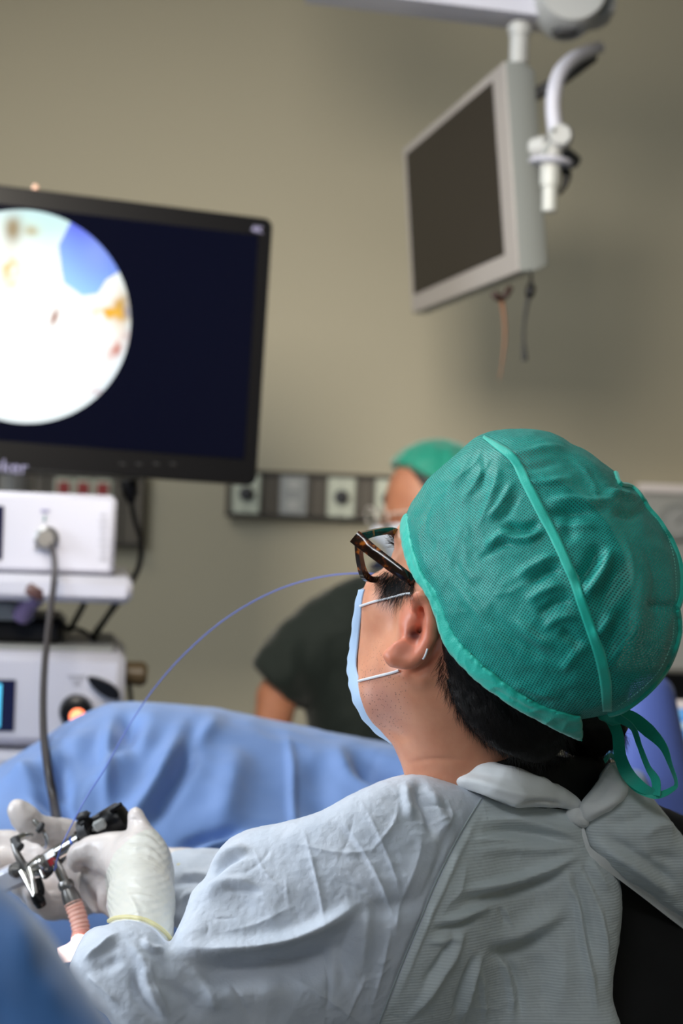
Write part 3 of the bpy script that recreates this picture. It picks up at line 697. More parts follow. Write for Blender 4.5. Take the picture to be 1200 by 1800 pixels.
S([(300,1520),(370,1490),(450,1478),(540,1470)],10,0.012); S([(300,1500),(360,1478),(440,1462)],10,-0.010); S([(310,1545),(380,1520),(470,1510)],14,-0.010)
S([(40,1400),(110,1430),(150,1470)],12,-0.012); S([(20,1330),(60,1400),(70,1460)],18,0.010); S([(120,1300),(110,1370),(130,1440)],16,-0.010)
S([(420,1300),(400,1400),(380,1480)],30,0.012); S([(560,1320),(560,1400),(600,1470)],30,-0.010)
o, Vd, Fd = sculpt('patient_drape', drape, (-0.62,1.75,0.62), (0.46,2.5,1.22), 0.0075, drapem, None, R, 1, noise=[(6,0.006,'n'),(16,0.0022,'crease'),(45,0.0008,'n')])
tag(o,'light blue surgical drape covering the raised patient, behind the gloved hands','drape')
# camera cable: from the console socket down to the scope
cable_pts = [P(90,955,2.585),P(96,985,2.53),P(95,1020,2.48),P(88,1080,2.40),P(80,1150,2.31),P(76,1220,2.22),P(77,1290,2.12),P(84,1350,2.02),P(94,1405,1.92),P(101,1447,1.83),P(108,1475,1.75)]
dS = Surf((Vd,Fd)); fixed = []; last = 0.0
for c in cable_pts[::-1]:
    x_, y_ = proj(c[None]); h_ = dS.hit(float(x_[0]),float(y_[0])); dd = c[1] if h_ is None else min(c[1], h_[0][1]-0.03); dd = min(dd, last+0.10) if last else dd; last = dd; fixed.append(P(float(x_[0]),float(y_[0]),dd))
fixed = fixed[::-1]
o = tube('camera_cable', fixed, [0.0048,0.0046,0.0045,0.0045,0.0045,0.005,0.0058,0.0058], mat('cable_grey',(46,41,43),0.45), None, 10)
tag(o,'dark grey camera cable hanging from the white console down to the hands','cable')

# foreground sheet
OF = Outline([(-700,1400),(-300,1440),(-90,1500),(10,1565),(60,1612),(115,1690),(165,1760),(215,1830),(330,2000),(500,2300),(-700,2300)], True, 300)
def fore(p):
    t = ell(p, P(-330,2250,0.66), (0.19,0.17,0.20)); t = smin(t, cone(p, P(-380,1800,0.70), P(160,2060,0.64), 0.08, 0.07), 0.06)
    return smax(t, OF(p), 0.02)
R = Relief(-300,1450,400,2000,4)
R.stroke([(20,1560),(45,1680),(110,1800)],28,0.004); R.stroke([(-40,1560),(-10,1700),(30,1850)],30,-0.004); R.stroke([(80,1650),(60,1760),(90,1850)],22,-0.0025)
o, _, _ = sculpt('instrument_drape', fore, (-0.40,0.42,0.92), (0.10,0.9,1.36), 0.005, mat('deep_blue_drape',(58,112,178),0.6,sheen=0.4,bump=[('noise',900,0.1,0.0004)]), None, R, 0, noise=[(12,0.003,'n')])
tag(o,'out-of-focus blue drape bulging up beside the surgeon\'s elbow, nearest the viewer','drape')
# rolled blue sheet at the right
def sheetcone():
    V = []; n = 40; m = 30; ap = P(1152,1188,2.30)
    for j in range(m):
        t = j/(m-1)
        for i in range(n):
            a = math.radians(-150+300*i/(n-1)); rr = 0.032+0.105*t**1.1; 
            x = rr*math.sin(a)*(1.0); y = -rr*math.cos(a)*0.6
            fold = 0.006*math.sin(3*a+2*t)*t
            V.append(ap+np.array([x+0.030*t+0.05*t*t+fold, y+0.03, -0.50*t-0.035*(abs(a)/2.6)**2*(1-t) - (0.028*(1-math.cos(a*0.9)))*(1-t)]))
    F = [[j*n+i, j*n+i+1, (j+1)*n+i+1, (j+1)*n+i] for j in range(m-1) for i in range(n-1)]
    return V, F
V, F = sheetcone(); o = link('rolled_sheet', mesh_py('rolled_sheet', V, F), mat('violet_blue_sheet',(98,118,196),0.6,sheen=0.3,bump=[('noise',800,0.1,0.0004)]))
m_ = o.modifiers.new('t','SOLIDIFY'); m_.thickness = 0.0015; tag(o,'violet-blue rolled drape sheet standing behind the cap ties','drape')
# ------------------------------------------------------------------ colleague behind the table
def head_axes(psi, th):
    """face direction psi degrees round from -X towards +Y, thrown back by th degrees: columns forward, left, up"""
    p, t = math.radians(psi), math.radians(th)
    Fw = np.array([-math.cos(p)*math.cos(t), math.sin(p)*math.cos(t), math.sin(t)]); Up = np.array([math.cos(p)*math.sin(t), -math.sin(p)*math.sin(t), math.cos(t)])
    return np.stack([Fw, np.cross(Up, Fw), Up], 1)
skin2 = mat('tan_skin',(186,128,98),0.5,sss=0.1,var=(30,(168,110,84),0.6))
green = mat('dark_green_scrubs',(8,25,20),0.8,sheen=0.2,bump=[('noise',60,0.15,0.004)])
teal2 = mat('teal_cap_far',(0,140,118),0.6,sheen=0.4)
D2 = 3.45
root2 = thing('person','person in dark green scrubs, teal cap, glasses and mask, seated beyond the draped patient','person',(P(730,1300,D2+0.05)[0],D2+0.05,0.0))
R2 = head_axes(-20,-12); H2c = P(753,901,D2)
def body2(p):
    q = (p-H2c)@R2
    s = ell(q,(-0.008,0,0.028),(0.092,0.074,0.090)); s = smin(s, ell(q,(0.035,0,-0.035),(0.062,0.056,0.075)),0.03)
    s = smin(s, cone(q,np.array((0.088,0,0.012)),np.array((0.108,0,-0.020)),0.007,0.013),0.012)          # nose
    s = smin(s, ell(q,(0.078,0,-0.058),(0.022,0.026,0.020)),0.02)
    for e in (-1,1):
        s = smax(s, -ell(q,(0.097,0.031*e,0.008),(0.016,0.016,0.010)),0.01); s = smin(s, ell(q,(0.0,0.077*e,-0.005),(0.018,0.008,0.031)),0.006)
        s = smin(s, ell(q,(0.078,0.031*e,0.008),(0.013,0.013,0.012)),0.004)
    s = smin(s, cone(p,H2c+R2@np.array((-0.02,0,-0.04)),P(770,1040,D2+0.10),0.055,0.06),0.03)
    t = cone(p,P(640,1075,D2+0.05),P(900,1075,D2+0.10),0.07,0.07); t = smin(t, ell(p,P(760,1230,D2+0.09),(0.19,0.11,0.27)),0.08)
    s = smin(s,t,0.03)
    s = smin(s, cone(p,P(585,1095,D2+0.02),P(487,1225,D2-0.02),0.052,0.040),0.04); s = smin(s, cone(p,P(487,1225,D2-0.02),P(452,1430,D2-0.18),0.041,0.030),0.01)
    return s
o2, Vb, Fb = sculpt('body', body2, (-0.36,3.05,0.70), (0.52,3.80,1.70), 0.006, skin2, root2)
OS = Outline([(444,1165),(470,1128),(500,1088),(540,1052),(585,1028),(640,1010),(700,1000),(760,1000),(830,1000),(930,1005),(1030,1045),(1090,1120),(1100,1480),(560,1480),(540,1300),(528,1262),(524,1246),(500,1226),(470,1196)], False)
def shirt2(p):
    s = cone(p,P(640,1080,D2+0.05),P(900,1080,D2+0.10),0.088,0.085); s = smin(s, ell(p,P(760,1240,D2+0.09),(0.215,0.13,0.30)),0.08)
    s = smin(s, cone(p,P(590,1100,D2+0.02),P(478,1200,D2-0.01),0.076,0.078),0.05); s = smin(s, cone(p,P(620,1120,D2+0.06),P(640,1400,D2+0.04),0.10,0.11),0.04)
    return smax(smax(s, OS(p), 0.012), -cone(p,P(745,960,D2-0.02),P(765,1050,D2+0.05),0.07,0.03), 0.01)
R = Relief(430,980,900,1400,2); R.stroke([(520,1070),(505,1150),(520,1240)],16,0.008); R.stroke([(560,1070),(540,1150),(545,1260)],14,-0.006); R.stroke([(640,1060),(600,1180),(590,1300)],22,0.006)
sculpt('scrub_shirt', shirt2, (-0.36,3.10,0.70), (0.54,3.80,1.42), 0.006, green, root2, R, 0, noise=[(9,0.006,'n'),(22,0.003,'crease')])
cap2c = H2c+R2@np.array((-0.022,0,0.055))
def cap2(p):
    q = (p-cap2c)@R2; s = ell(q,(0,0,0),(0.106,0.090,0.088)); return smax(s, -(q[...,2]+0.055-0.062-0.90*(q[...,0]-0.022)), 0.006)
cp2, _, _ = sculpt('surgical_cap', cap2, cap2c-0.14, cap2c+0.14, 0.005, teal2, root2, None, 0, noise=[(30,0.004,'crease')])
def hair2(p):
    q = (p-H2c)@R2; s = ell(q,(-0.012,0,0.028),(0.097,0.079,0.094)); s = smax(s, q[...,0]-0.030+0.25*(0.05-q[...,2]),0.004); return smax(s, -(q[...,2]+0.045),0.006)
sculpt('hair', hair2, H2c-0.15, H2c+0.15, 0.005, mat('black_hair_far',(22,19,19),0.5), root2)
def hf(v): return H2c+R2@np.array(v)
wht = mat('mask_white_blue',(206,216,232),0.7)
def mask2(p):
    q = (p-H2c)@R2; s = smin(ell(q,(0.040,0,-0.035),(0.069,0.064,0.078)), cone(q,np.array((0.095,0,-0.01)),np.array((0.115,0,-0.022)),0.008,0.016),0.02)
    return smax(smax(s, q[...,2]+0.008,0.003), -(q[...,0]-0.03),0.003)
sculpt('face_mask', mask2, H2c-0.16, H2c+0.16, 0.004, wht, root2, None, 0, noise=[(40,0.002,'crease')])
gl2 = link('eyeglasses', mesh_py('eyeglasses', *merge([tube_np(np.array([hf((0.112,e*0.034+0.026*math.cos(a),0.010+0.021*math.sin(a))) for a in np.linspace(0,6.283,20)]),0.0018,6) for e in (-1,1)]+[tube_np(np.array([hf((0.112,e*0.060,0.018)),hf((0.02,e*0.080,0.014))]),0.002,6) for e in (-1,1)])), mat('pale_frame',(200,196,190),0.25), root2)
glassm = mat('lens_glass',(235,240,240),0.05,trans=1.0); glassm.node_tree.nodes['Principled BSDF'].inputs['IOR'].default_value = 1.15
for e in (-1,1):
    c = hf((0.112,e*0.034,0.010)); a_ = R2[:,0]; V, F = lathe_np(c-a_*0.0007,c+a_*0.0007,[(0,0.023),(1,0.023)],24); link('lens', mesh_py('lens',V,F), glassm, gl2)
tube('collar', [P(650,1000,D2-0.06),P(662,994,D2-0.075),P(680,992,D2-0.085),P(700,1000,D2-0.09),P(730,1022,D2-0.10)], [0.004,0.010,0.012,0.010,0.004], mat('navy_collar',(24,34,58),0.8), root2, 10)
def legs2(p):
    x0 = root2.location[0]; s = cone(p,(x0-0.08,D2+0.05,0.58),(x0-0.12,D2-0.33,0.55),0.09,0.065); s = smin(s, cone(p,(x0+0.10,D2+0.06,0.58),(x0+0.10,D2-0.33,0.55),0.09,0.065),0.02)
    s = smin(s, cone(p,(x0-0.12,D2-0.33,0.55),(x0-0.12,D2-0.28,0.09),0.062,0.045),0.02); s = smin(s, cone(p,(x0+0.10,D2-0.33,0.55),(x0+0.10,D2-0.28,0.09),0.062,0.045),0.02)
    s = smin(s, cone(p,(x0,D2+0.08,0.62),(x0,D2+0.08,0.82),0.14,0.15),0.05)
    for q in (-0.12,0.10): s = smin(s, cone(p,(x0+q,D2-0.27,0.05),(x0+q,D2-0.42,0.04),0.045,0.036),0.03)
    return s
sculpt('scrub_trousers', legs2, (root2.location[0]-0.35,D2-0.55,-0.02), (root2.location[0]+0.35,D2+0.35,0.95), 0.012, green, root2)
box('stool_seat', W, (root2.location[0],D2+0.08,0.47), (0.36,0.34,0.06), M['blackmatte'], None, 0.02).parent = None
st = bpy.data.objects['stool_seat']; st.name = 'stool'; tag(st,'round-edged black stool under the colleague in dark green scrubs','stool')
lathe('pole', (root2.location[0],D2+0.08,0.45), (root2.location[0],D2+0.08,0.0), [(0,0.025),(0.93,0.025),(0.94,0.22),(1,0.24)], M['steel2'], st, 24)

# ------------------------------------------------------------------ the surgeon
root = thing('person','person seen from behind in teal mesh cap, tortoiseshell glasses and pale grey gown, looking up','person',(0.16,1.48,0.0))
R1 = head_axes(43,31); EAR = P(728,1108,1.335); HC = EAR-R1@np.array((0,0.075,0))
def H(v): return HC+R1@np.asarray(v,float)

# head, neck, ear and torso: one continuous skin
OSK = Outline([(712,880),(703,905),(694,930),(690,955),(688,980),(681,992),(668,1003),(652,1010),(641,1022),(636,1038),(632,1060),(629,1100),(626,1140),(623,1180),(624,1210),(630,1232),(642,1258),(656,1277),(672,1292),(690,1308),(700,1330),(708,1352),(714,1375),(690,1400),(600,1500),(600,1900),(1300,1900),(1300,1450),(1120,1380),(1090,1330),(1140,1200),(1190,1050),(1150,880),(1000,790),(850,800)], False)
def skin_sdf(p):
    q = (p-HC)@R1
    s = ell(q,(-0.012,0,0.045),(0.097,0.078,0.092))                       # cranium
    s = smin(s, ell(q,(0.040,0,-0.030),(0.062,0.062,0.080)),0.035)        # face and cheeks
    s = smin(s, ell(q,(0.052,0.040,-0.012),(0.030,0.024,0.022)),0.02)     # cheekbones
    s = smin(s, ell(q,(0.052,-0.040,-0.012),(0.030,0.024,0.022)),0.02)
    s = smin(s, cone(q,np.array((-0.004,0.056,-0.045)),np.array((0.062,0.020,-0.100)),0.017,0.018),0.03)
    s = smin(s, cone(q,np.array((-0.004,-0.056,-0.045)),np.array((0.062,-0.020,-0.100)),0.017,0.018),0.03)
    s = smin(s, cone(p,P(668,1235,1.385),P(706,1325,1.405),0.022,0.024),0.02)
    s = smin(s, ell(q,(0.076,0,-0.103),(0.020,0.024,0.016)),0.02)         # chin
    s = smin(s, cone(q,np.array((0.090,0,0.018)),np.array((0.112,0,-0.024)),0.007,0.014),0.012)   # nose
    s = smin(s, ell(q,(0.088,0,-0.060),(0.014,0.026,0.012)),0.012)        # lips
    for e in (-1,1):
        s = smax(s, -ell(q,(0.101,0.032*e,0.014),(0.018,0.018,0.011)),0.012)
        s = smin(s, ell(q,(0.078,0.032*e,0.012),(0.0125,0.0125,0.0125)),0.003)
        s = smin(s, cone(q,np.array((0.094,0.016*e,0.034)),np.array((0.082,0.05*e,0.034)),0.008,0.006),0.012)
    s = smin(s, ell(q,(-0.002,-0.078,-0.002),(0.016,0.007,0.031)),0.006)  # far ear
    nk = cone(p,H((-0.022,0,-0.045)),P(846,1420,1.425),0.060,0.064)
    s = smin(s,nk,0.030)
    s = smin(s, cone(p,H((-0.005,0.055,-0.035)),P(800,1400,1.39),0.020,0.028),0.03)
    s = smax(s, OSK(p), 0.006)
    t = cone(p,P(700,1560,1.42),P(1150,1580,1.62),0.045,0.045); t = smin(t, ell(p,P(930,1740,1.54),(0.12,0.08,0.16)),0.08)
    s = smin(s,t,0.03)
    # near ear
    d = 1.318
    b = smin(s, cone(p,P(735,1080,d+0.021),P(738,1112,d+0.020),0.0155,0.0155),0.014)
    plate = chain(p,[(750,1072,d+0.009,0.0045),(750,1095,d+0.008,0.0055),(738,1125,d+0.006,0.0065),(716,1145,d+0.006,0.0062),(694,1152,d+0.004,0.0052)],0.004)
    plate = smin(plate, ell(p,P(736,1105,d+0.008),(0.011,0.006,0.021)),0.004)
    e_ = smin(b, plate, 0.004)
    e_ = smax(e_, -chain(p,[(738,1098,d-0.001,0.0042),(731,1113,d-0.001,0.0056),(718,1124,d-0.001,0.0042)],0.003),0.0030)   # concha
    e_ = smax(e_, -chain(p,[(735,1066,d+0.001,0.0020),(741,1084,d+0.001,0.0024),(741,1100,d,0.0026)],0.003),0.0025)  # fossa
    e_ = smax(e_, -chain(p,[(738,1102,d+0.003,0.0028),(732,1113,d+0.009,0.0040),(718,1122,d+0.004,0.0026)],0.002),0.0015)
    hel = chain(p,[(733,1082,d+0.003,0.0024),(728,1066,d-0.001,0.0036),(729,1053,d-0.003,0.0040),(739,1046,d-0.004,0.0043),(751,1052,d-0.004,0.0048),(757,1070,d-0.004,0.0052),(759,1095,d-0.004,0.0056),(755,1122,d-0.003,0.0058),(744,1146,d-0.002,0.0056),(728,1162,d-0.001,0.0052),(712,1168,d,0.0048)],0.003)
    e_ = smin(e_, hel, 0.0022)
    e_ = smin(e_, chain(p,[(712,1160,d+0.001,0.0060),(693,1159,d+0.002,0.0062),(684,1152,d+0.003,0.0058)],0.004),0.004)     # lobe
    e_ = smin(e_, chain(p,[(697,1137,d+0.002,0.0050),(708,1130,d+0.003,0.0042)],0.003),0.004)
    e_ = smin(e_, ell(p,P(716,1140,d+0.003),(0.0075,0.0050,0.0060)),0.004)   # antitragus
    e_ = smin(e_, cone(p,P(716,1100,d+0.013),P(722,1110,d+0.009),0.0055,0.0042),0.008)   # tragus
    return e_
skinm = mat('skin',(234,168,134),0.42,sss=0.18,sssr=(0.010,0.0035,0.0018),var=(55,(214,142,110),0.7),bump=[('noise',900,0.12,0.0004),('voronoi',1500,0.10,0.0002)])
def add_local_tint(m, centre, radii, colour, strength):
    """pigment (flushed ear, stubble) or painted shade (ear canal) at a place on the body: mixes a colour in within a soft ellipsoid"""
    nt = m.node_tree; N = nt.nodes; K = nt.links; b = N['Principled BSDF']; src = b.inputs['Base Color'].links[0].from_socket
    g = N.new('ShaderNodeNewGeometry'); v = N.new('ShaderNodeVectorMath'); v.operation = 'SUBTRACT'; v.inputs[1].default_value = tuple(centre); K.new(g.outputs['Position'], v.inputs[0])
    u = N.new('ShaderNodeVectorMath'); u.operation = 'DIVIDE'; u.inputs[1].default_value = tuple(radii); K.new(v.outputs[0], u.inputs[0])
    l = N.new('ShaderNodeVectorMath'); l.operation = 'LENGTH'; K.new(u.outputs[0], l.inputs[0])
    r = N.new('ShaderNodeMapRange'); r.inputs[1].default_value = 0.3; r.inputs[2].default_value = 1.0; r.inputs[3].default_value = strength; r.inputs[4].default_value = 0.0; K.new(l.outputs['Value'], r.inputs[0])
    x = N.new('ShaderNodeMix'); x.data_type = 'RGBA'; K.new(r.outputs[0], x.inputs[0]); K.new(src, x.inputs[6]); x.inputs[7].default_value = lin(colour); K.new(x.outputs[2], b.inputs['Base Color']); return r, x
add_local_tint(skinm, P(725,1110,1.315), (0.045,0.03,0.055), (226,128,100), 0.75)
add_local_tint(skinm, P(672,1235,1.36), (0.030,0.04,0.036), (168,124,116), 0.6)
add_local_tint(skinm, P(728,1116,1.325), (0.0085,0.02,0.0085), (96,28,18), 1.0)  # darkness of the ear canal painted into the skin colour
def stubble(m):
    nt = m.node_tree; N = nt.nodes; K = nt.links; b = N['Principled BSDF']; src = b.inputs['Base Color'].links[0].from_socket
    g = N.new('ShaderNodeNewGeometry'); vo = N.new('ShaderNodeTexVoronoi'); vo.inputs['Scale'].default_value = 420; K.new(g.outputs['Position'], vo.inputs['Vector'])
    r = N.new('ShaderNodeMapRange'); r.inputs[1].default_value = 0.12; r.inputs[2].default_value = 0.26; r.inputs[3].default_value = 0.75; r.inputs[4].default_value = 0.0; K.new(vo.outputs['Distance'], r.inputs[0])
    v = N.new('ShaderNodeVectorMath'); v.operation = 'SUBTRACT'; v.inputs[1].default_value = tuple(P(668,1225,1.36)); K.new(g.outputs['Position'], v.inputs[0])
    u = N.new('ShaderNodeVectorMath'); u.operation = 'DIVIDE'; u.inputs[1].default_value = (0.030,0.06,0.050); K.new(v.outputs[0], u.inputs[0])
    l = N.new('ShaderNodeVectorMath'); l.operation = 'LENGTH'; K.new(u.outputs[0], l.inputs[0])
    r2 = N.new('ShaderNodeMapRange'); r2.inputs[1].default_value = 0.6; r2.inputs[2].default_value = 1.0; r2.inputs[3].default_value = 1.0; r2.inputs[4].default_value = 0.0; K.new(l.outputs['Value'], r2.inputs[0])
    mu = N.new('ShaderNodeMath'); mu.operation = 'MULTIPLY'; K.new(r.outputs[0], mu.inputs[0]); K.new(r2.outputs[0], mu.inputs[1])
    x = N.new('ShaderNodeMix'); x.data_type = 'RGBA'; K.new(mu.outputs[0], x.inputs[0]); K.new(src, x.inputs[6]); x.inputs[7].default_value = lin((84,60,56)); K.new(x.outputs[2], b.inputs['Base Color'])
stubble(skinm)
R = Relief(600,900,1000,1420,1.5); S = R.stroke
S([(772,1120),(762,1150),(740,1175),(712,1185)],7,-0.003)                 # furrow behind and below the ear
S([(690,1170),(720,1195),(770,1195)],14,0.002); S([(700,1345),(760,1335),(830,1338)],5,-0.0010)
S([(650,1270),(690,1290),(730,1300)],10,-0.0015)
bodyo, Vs, Fs = sculpt('body', skin_sdf, (0.0,1.20,0.98), (0.36,1.66,1.47), 0.0026, skinm, root, R, 1, noise=[(45,0.0005,'n')])

# hair: close-cropped volume round the back of the head under the cap
OH = Outline([(776,1130),(782,1165),(790,1205),(808,1245),(835,1285),(872,1315),(930,1338),(1000,1345),(1060,1332),(1085,1310),(1108,1270),(1120,1200),(1090,1000),(800,1000)], False)
hairm = mat('black_hair',(20,17,17),0.42,sheen=0.0,bump=[('noise',700,0.4,0.0015)])
def hair_sdf(p):
    q = (p-HC)@R1; s = ell(q,(-0.014,0,0.043),(0.103,0.084,0.094)); s = smin(s, ell(q,(-0.060,0,-0.035),(0.054,0.060,0.062)),0.02); s = smin(s, ell(p,P(1035,1262,1.445),(0.036,0.030,0.034)),0.02)
    return smax(s, OH(p), 0.004)
hairo, Vh, Fh = sculpt('hair', hair_sdf, (0.06,1.24,1.10), (0.36,1.60,1.50), 0.004, hairm, root, None, 1, noise=[(120,0.0012,'crease')])
def hair2_sdf(p):
    q = (p-HC)@R1; s = ell(q,(-0.014,0,0.047),(0.101,0.082,0.095)); return smax(s, -(q[...,2]-0.030-0.75*q[...,0]), 0.004)
scalp, Vc0, Fc0 = sculpt('scalp_hair', hair2_sdf, (0.04,1.22,1.12), (0.36,1.60,1.50), 0.004, hairm, hairo, None, 0)
skS = Surf((Vs,Fs)); hS = Surf((Vh,Fh),(Vs,Fs))
lines = []
def lock(surf, x, y, dx, dy, length, lift=0.002, wob=6, n=6, lift2=None):
    h0 = surf.hit(x,y,0.0002)
    if h0 is None: return
    q = []; ang = math.atan2(dy,dx); lift2 = lift if lift2 is None else lift2
    for i in range(n):
        t = i/(n-1); a = ang+math.radians(wob)*(t-0.3)*rng.normal()*0.6
        xx = x+math.cos(a)*length*t; yy = y+math.sin(a)*length*t; h = surf.hit(xx,yy,lift*math.sin(min(t*1.6,1)*1.57)+lift2*t)
        if h is None or abs(h[0][1]-h0[0][1]) > 0.03:
            if len(q) < 2: return
            st_ = q[-1]-q[-2]; q.append(q[-1]+st_); continue
        q.append(h[0])
    lines.append(q)
# nape
for k in range(3600):
    u = rng.random(); v = rng.random()
    x0 = 782+u*315; brim = np.interp(x0,[782,820,880,960,1020,1100],[1120,1170,1225,1260,1280,1270]); low = np.interp(x0,[782,800,835,880,960,1060,1097],[1195,1240,1280,1312,1335,1332,1300])
    y0 = brim+(low-brim)*v
    if y0 > low: continue
    a = math.radians(62+rng.normal()*7+25*u-22*(1-v)*0); lock(hS, x0, y0, math.cos(a), math.sin(a), 22+rng.random()*26*(1-0.4*v), 0.0012, 14)
for k in range(420):     # soft hairline on the neck
    u = rng.random(); x0 = np.interp(u,[0,.15,.4,.7,1],[776,782,806,850,900]); y0 = np.interp(u,[0,.15,.4,.7,1],[1150,1195,1245,1292,1322]); a = math.radians(100-60*u+rng.normal()*10)
    lock(skS, x0+rng.normal()*5, y0+rng.normal()*6, math.cos(a+0.25), math.sin(a+0.25), 14+rng.random()*16, 0.0004, 10)
for k in range(160):     # flyaway tips below the cap knot
    x0 = 1030+rng.random()*75; y0 = 1285+rng.random()*30; h0 = hS.hit(x0,y0)
    if h0 is not None:
        b_ = h0[0]; a = math.radians(60+rng.normal()*30); e = P(x0+math.cos(a)*22, y0+math.sin(a)*22, b_[1]); lines.append([b_, (b_+e)/2+rng.normal(size=3)*0.0006, e])
# sideburn in front of the ear
for k in range(620):
    u = rng.random(); v = rng.random(); x0 = 676+u*52; y0 = 1004+v*34+u*4
    a = math.radians(118-20*u+rng.normal()*9); L = (24+rng.random()*36)*(1-0.35*(1-u))*(0.55 if u > 0.75 else 1); lock(skS, x0, y0, math.cos(a), math.sin(a), L, 0.0012, 10)
for k in range(45):
    x0 = 664+rng.random()*20; y0 = 1000+rng.random()*26; a = math.radians(128+rng.normal()*12); lock(skS, x0, y0, math.cos(a), math.sin(a), 10+rng.random()*16, 0.0006, 10)
for k in range(90):      # brow
    h0 = P(690+rng.random()*8, 938+rng.random()*24, 1.40); e = h0+np.array([-0.006-0.003*rng.random(),0,0.002+0.003*rng.normal()]); lines.append([h0,(h0+e)/2,e])
strands('hair_strands', lines, 0.00011, mat('hair_strand',(24,19,18),0.38), hairo)

# ------------------------------------------------------------------ surgical cap
OC = Outline([(845,758),(868,757),(900,754),(935,755),(965,760),(990,770),(1003,784),(1022,788),(1045,803),(1070,822),(1082,826),(1090,850),(1110,851),(1130,860),(1138,875),(1140,893),(1160,905),(1176,928),(1190,960),(1198,1000),(1200,1040),(1197,1058),(1190,1068),(1192,1085),(1194,1110),(1185,1145),(1165,1185),(1135,1218),(1100,1245),(1078,1252),(1062,1254),(1020,1262),(985,1265),(950,1258),(905,1238),(870,1216),(830,1180),(795,1140),(775,1105),(762,1065),(745,1035),(722,995),(708,955),(704,920),(712,885),(735,850),(770,822),(810,790)], False)
CC = P(948,1015,1.425)
def cap_sdf(p):
    q = (p-HC)@R1
    s = ell(q,(-0.022,0,0.052),(0.117,0.094,0.106)); s = smin(s, ell(q,(-0.075,0.0,0.070),(0.088,0.086,0.090)),0.03)
    s = smin(s, ell(q,(0.00,0.0,0.105),(0.085,0.075,0.075)),0.03)
    return smax(s, OC(p), 0.011)
Rc = Relief(690,740,1210,1290,1.2); S = Rc.stroke
# gathers beside the seam and at the crown
for pts, w, a in (
  ([(862,800),(838,850),(800,900)],6,.0016),([(880,812),(866,870),(838,935)],7,.0022),([(905,838),(880,890),(850,925)],6,.0020),([(830,800),(800,850),(770,890)],8,.0014),
  ([(915,862),(890,905),(862,925)],5,-.0018),([(850,790),(850,840),(838,880)],4,-.0012),
  ([(955,915),(925,930),(895,925),(880,915)],7,-.0050),([(960,930),(930,948),(900,948),(870,935)],6,.0042),([(850,965),(880,945),(905,935)],7,.0035),([(840,985),(880,960),(910,955)],5,-.0022),
  ([(985,975),(960,985),(930,1000),(900,1020)],8,.0034),([(990,1000),(960,1008),(925,1030)],7,-.0036),([(1000,1030),(965,1035),(920,1060)],8,.0030),([(1010,1060),(980,1060),(940,1085)],8,-.0032),
  ([(1020,1085),(985,1085),(950,1110)],7,.0024),([(980,1110),(1005,1120),(1020,1140)],8,-.0026),([(1040,1130),(1010,1150),(985,1185)],8,.002),
  ([(870,795),(910,800),(960,790),(1000,790)],7,.0026),([(880,815),(930,822),(990,815)],6,-.0022),([(905,840),(950,850),(1010,840)],6,.0022),
  ([(950,885),(990,880),(1040,885),(1090,880)],8,.0034),([(955,905),(1000,900),(1050,908)],7,-.0030),([(960,925),(1010,925),(1060,930)],6,.0016),
  ([(1075,955),(1060,1000),(1030,1045),(1015,1060)],10,.0055),([(1058,950),(1035,1000),(1005,1030)],12,-.0050),([(1095,980),(1075,1030),(1045,1075)],14,-.0040),
  ([(1080,1070),(1060,1100),(1040,1125)],8,.0034),([(1100,1060),(1085,1110),(1060,1160)],12,-.0030),([(1010,880),(1000,930),(1010,960)],12,-.002),
  ([(1115,960),(1125,1040),(1110,1130),(1085,1200)],14,.0024),([(1150,980),(1160,1050),(1145,1130)],10,-.0020),([(1000,790),(1040,830),(1075,880),(1095,930)],14,.002),
  ([(1140,893),(1110,905),(1070,900)],7,-.0042),([(1125,875),(1095,872),(1060,868)],6,.0034),([(1190,1068),(1165,1066),(1130,1060)],7,-.0036),
  ([(800,1000),(830,1060),(880,1130),(940,1190)],12,.0012),([(780,960),(815,1020),(860,1080)],9,-.0012),([(850,1060),(900,1120),(960,1160)],10,-.0014),
  ([(900,1080),(940,1120),(985,1140)],9,.0022),([(905,1110),(950,1150),(1000,1170)],8,-.0018),([(880,1190),(940,1215),(1000,1225)],7,.0016),([(820,900),(800,960),(790,1010)],10,.001),
  ([(745,900),(740,950),(760,1010)],8,.0010)):
    S(pts, w, a*1.25)
for pts, w, a in (([(850,775),(835,815),(800,850),(770,880)],3,.0016),([(846,770),(820,800),(790,820)],3,.0014),([(870,800),(850,840),(830,870),(800,880)],3,-.0014),([(900,860),(870,900),(845,915)],3,.0014),([(700+45,900),(740,960),(760,1020)],3,.0010),([(1000,800),(1040,850),(1050,900)],4,.0016),([(1095,940),(1110,1000),(1100,1060)],5,.002),([(1130,960),(1150,1020),(1140,1080)],5,-.002),([(1060,1180),(1100,1120),(1130,1080)],6,.002),([(930,1020),(900,1040),(860,1045)],4,.0016)):
    S(pts, w, a, 'sharp')
capo = {}
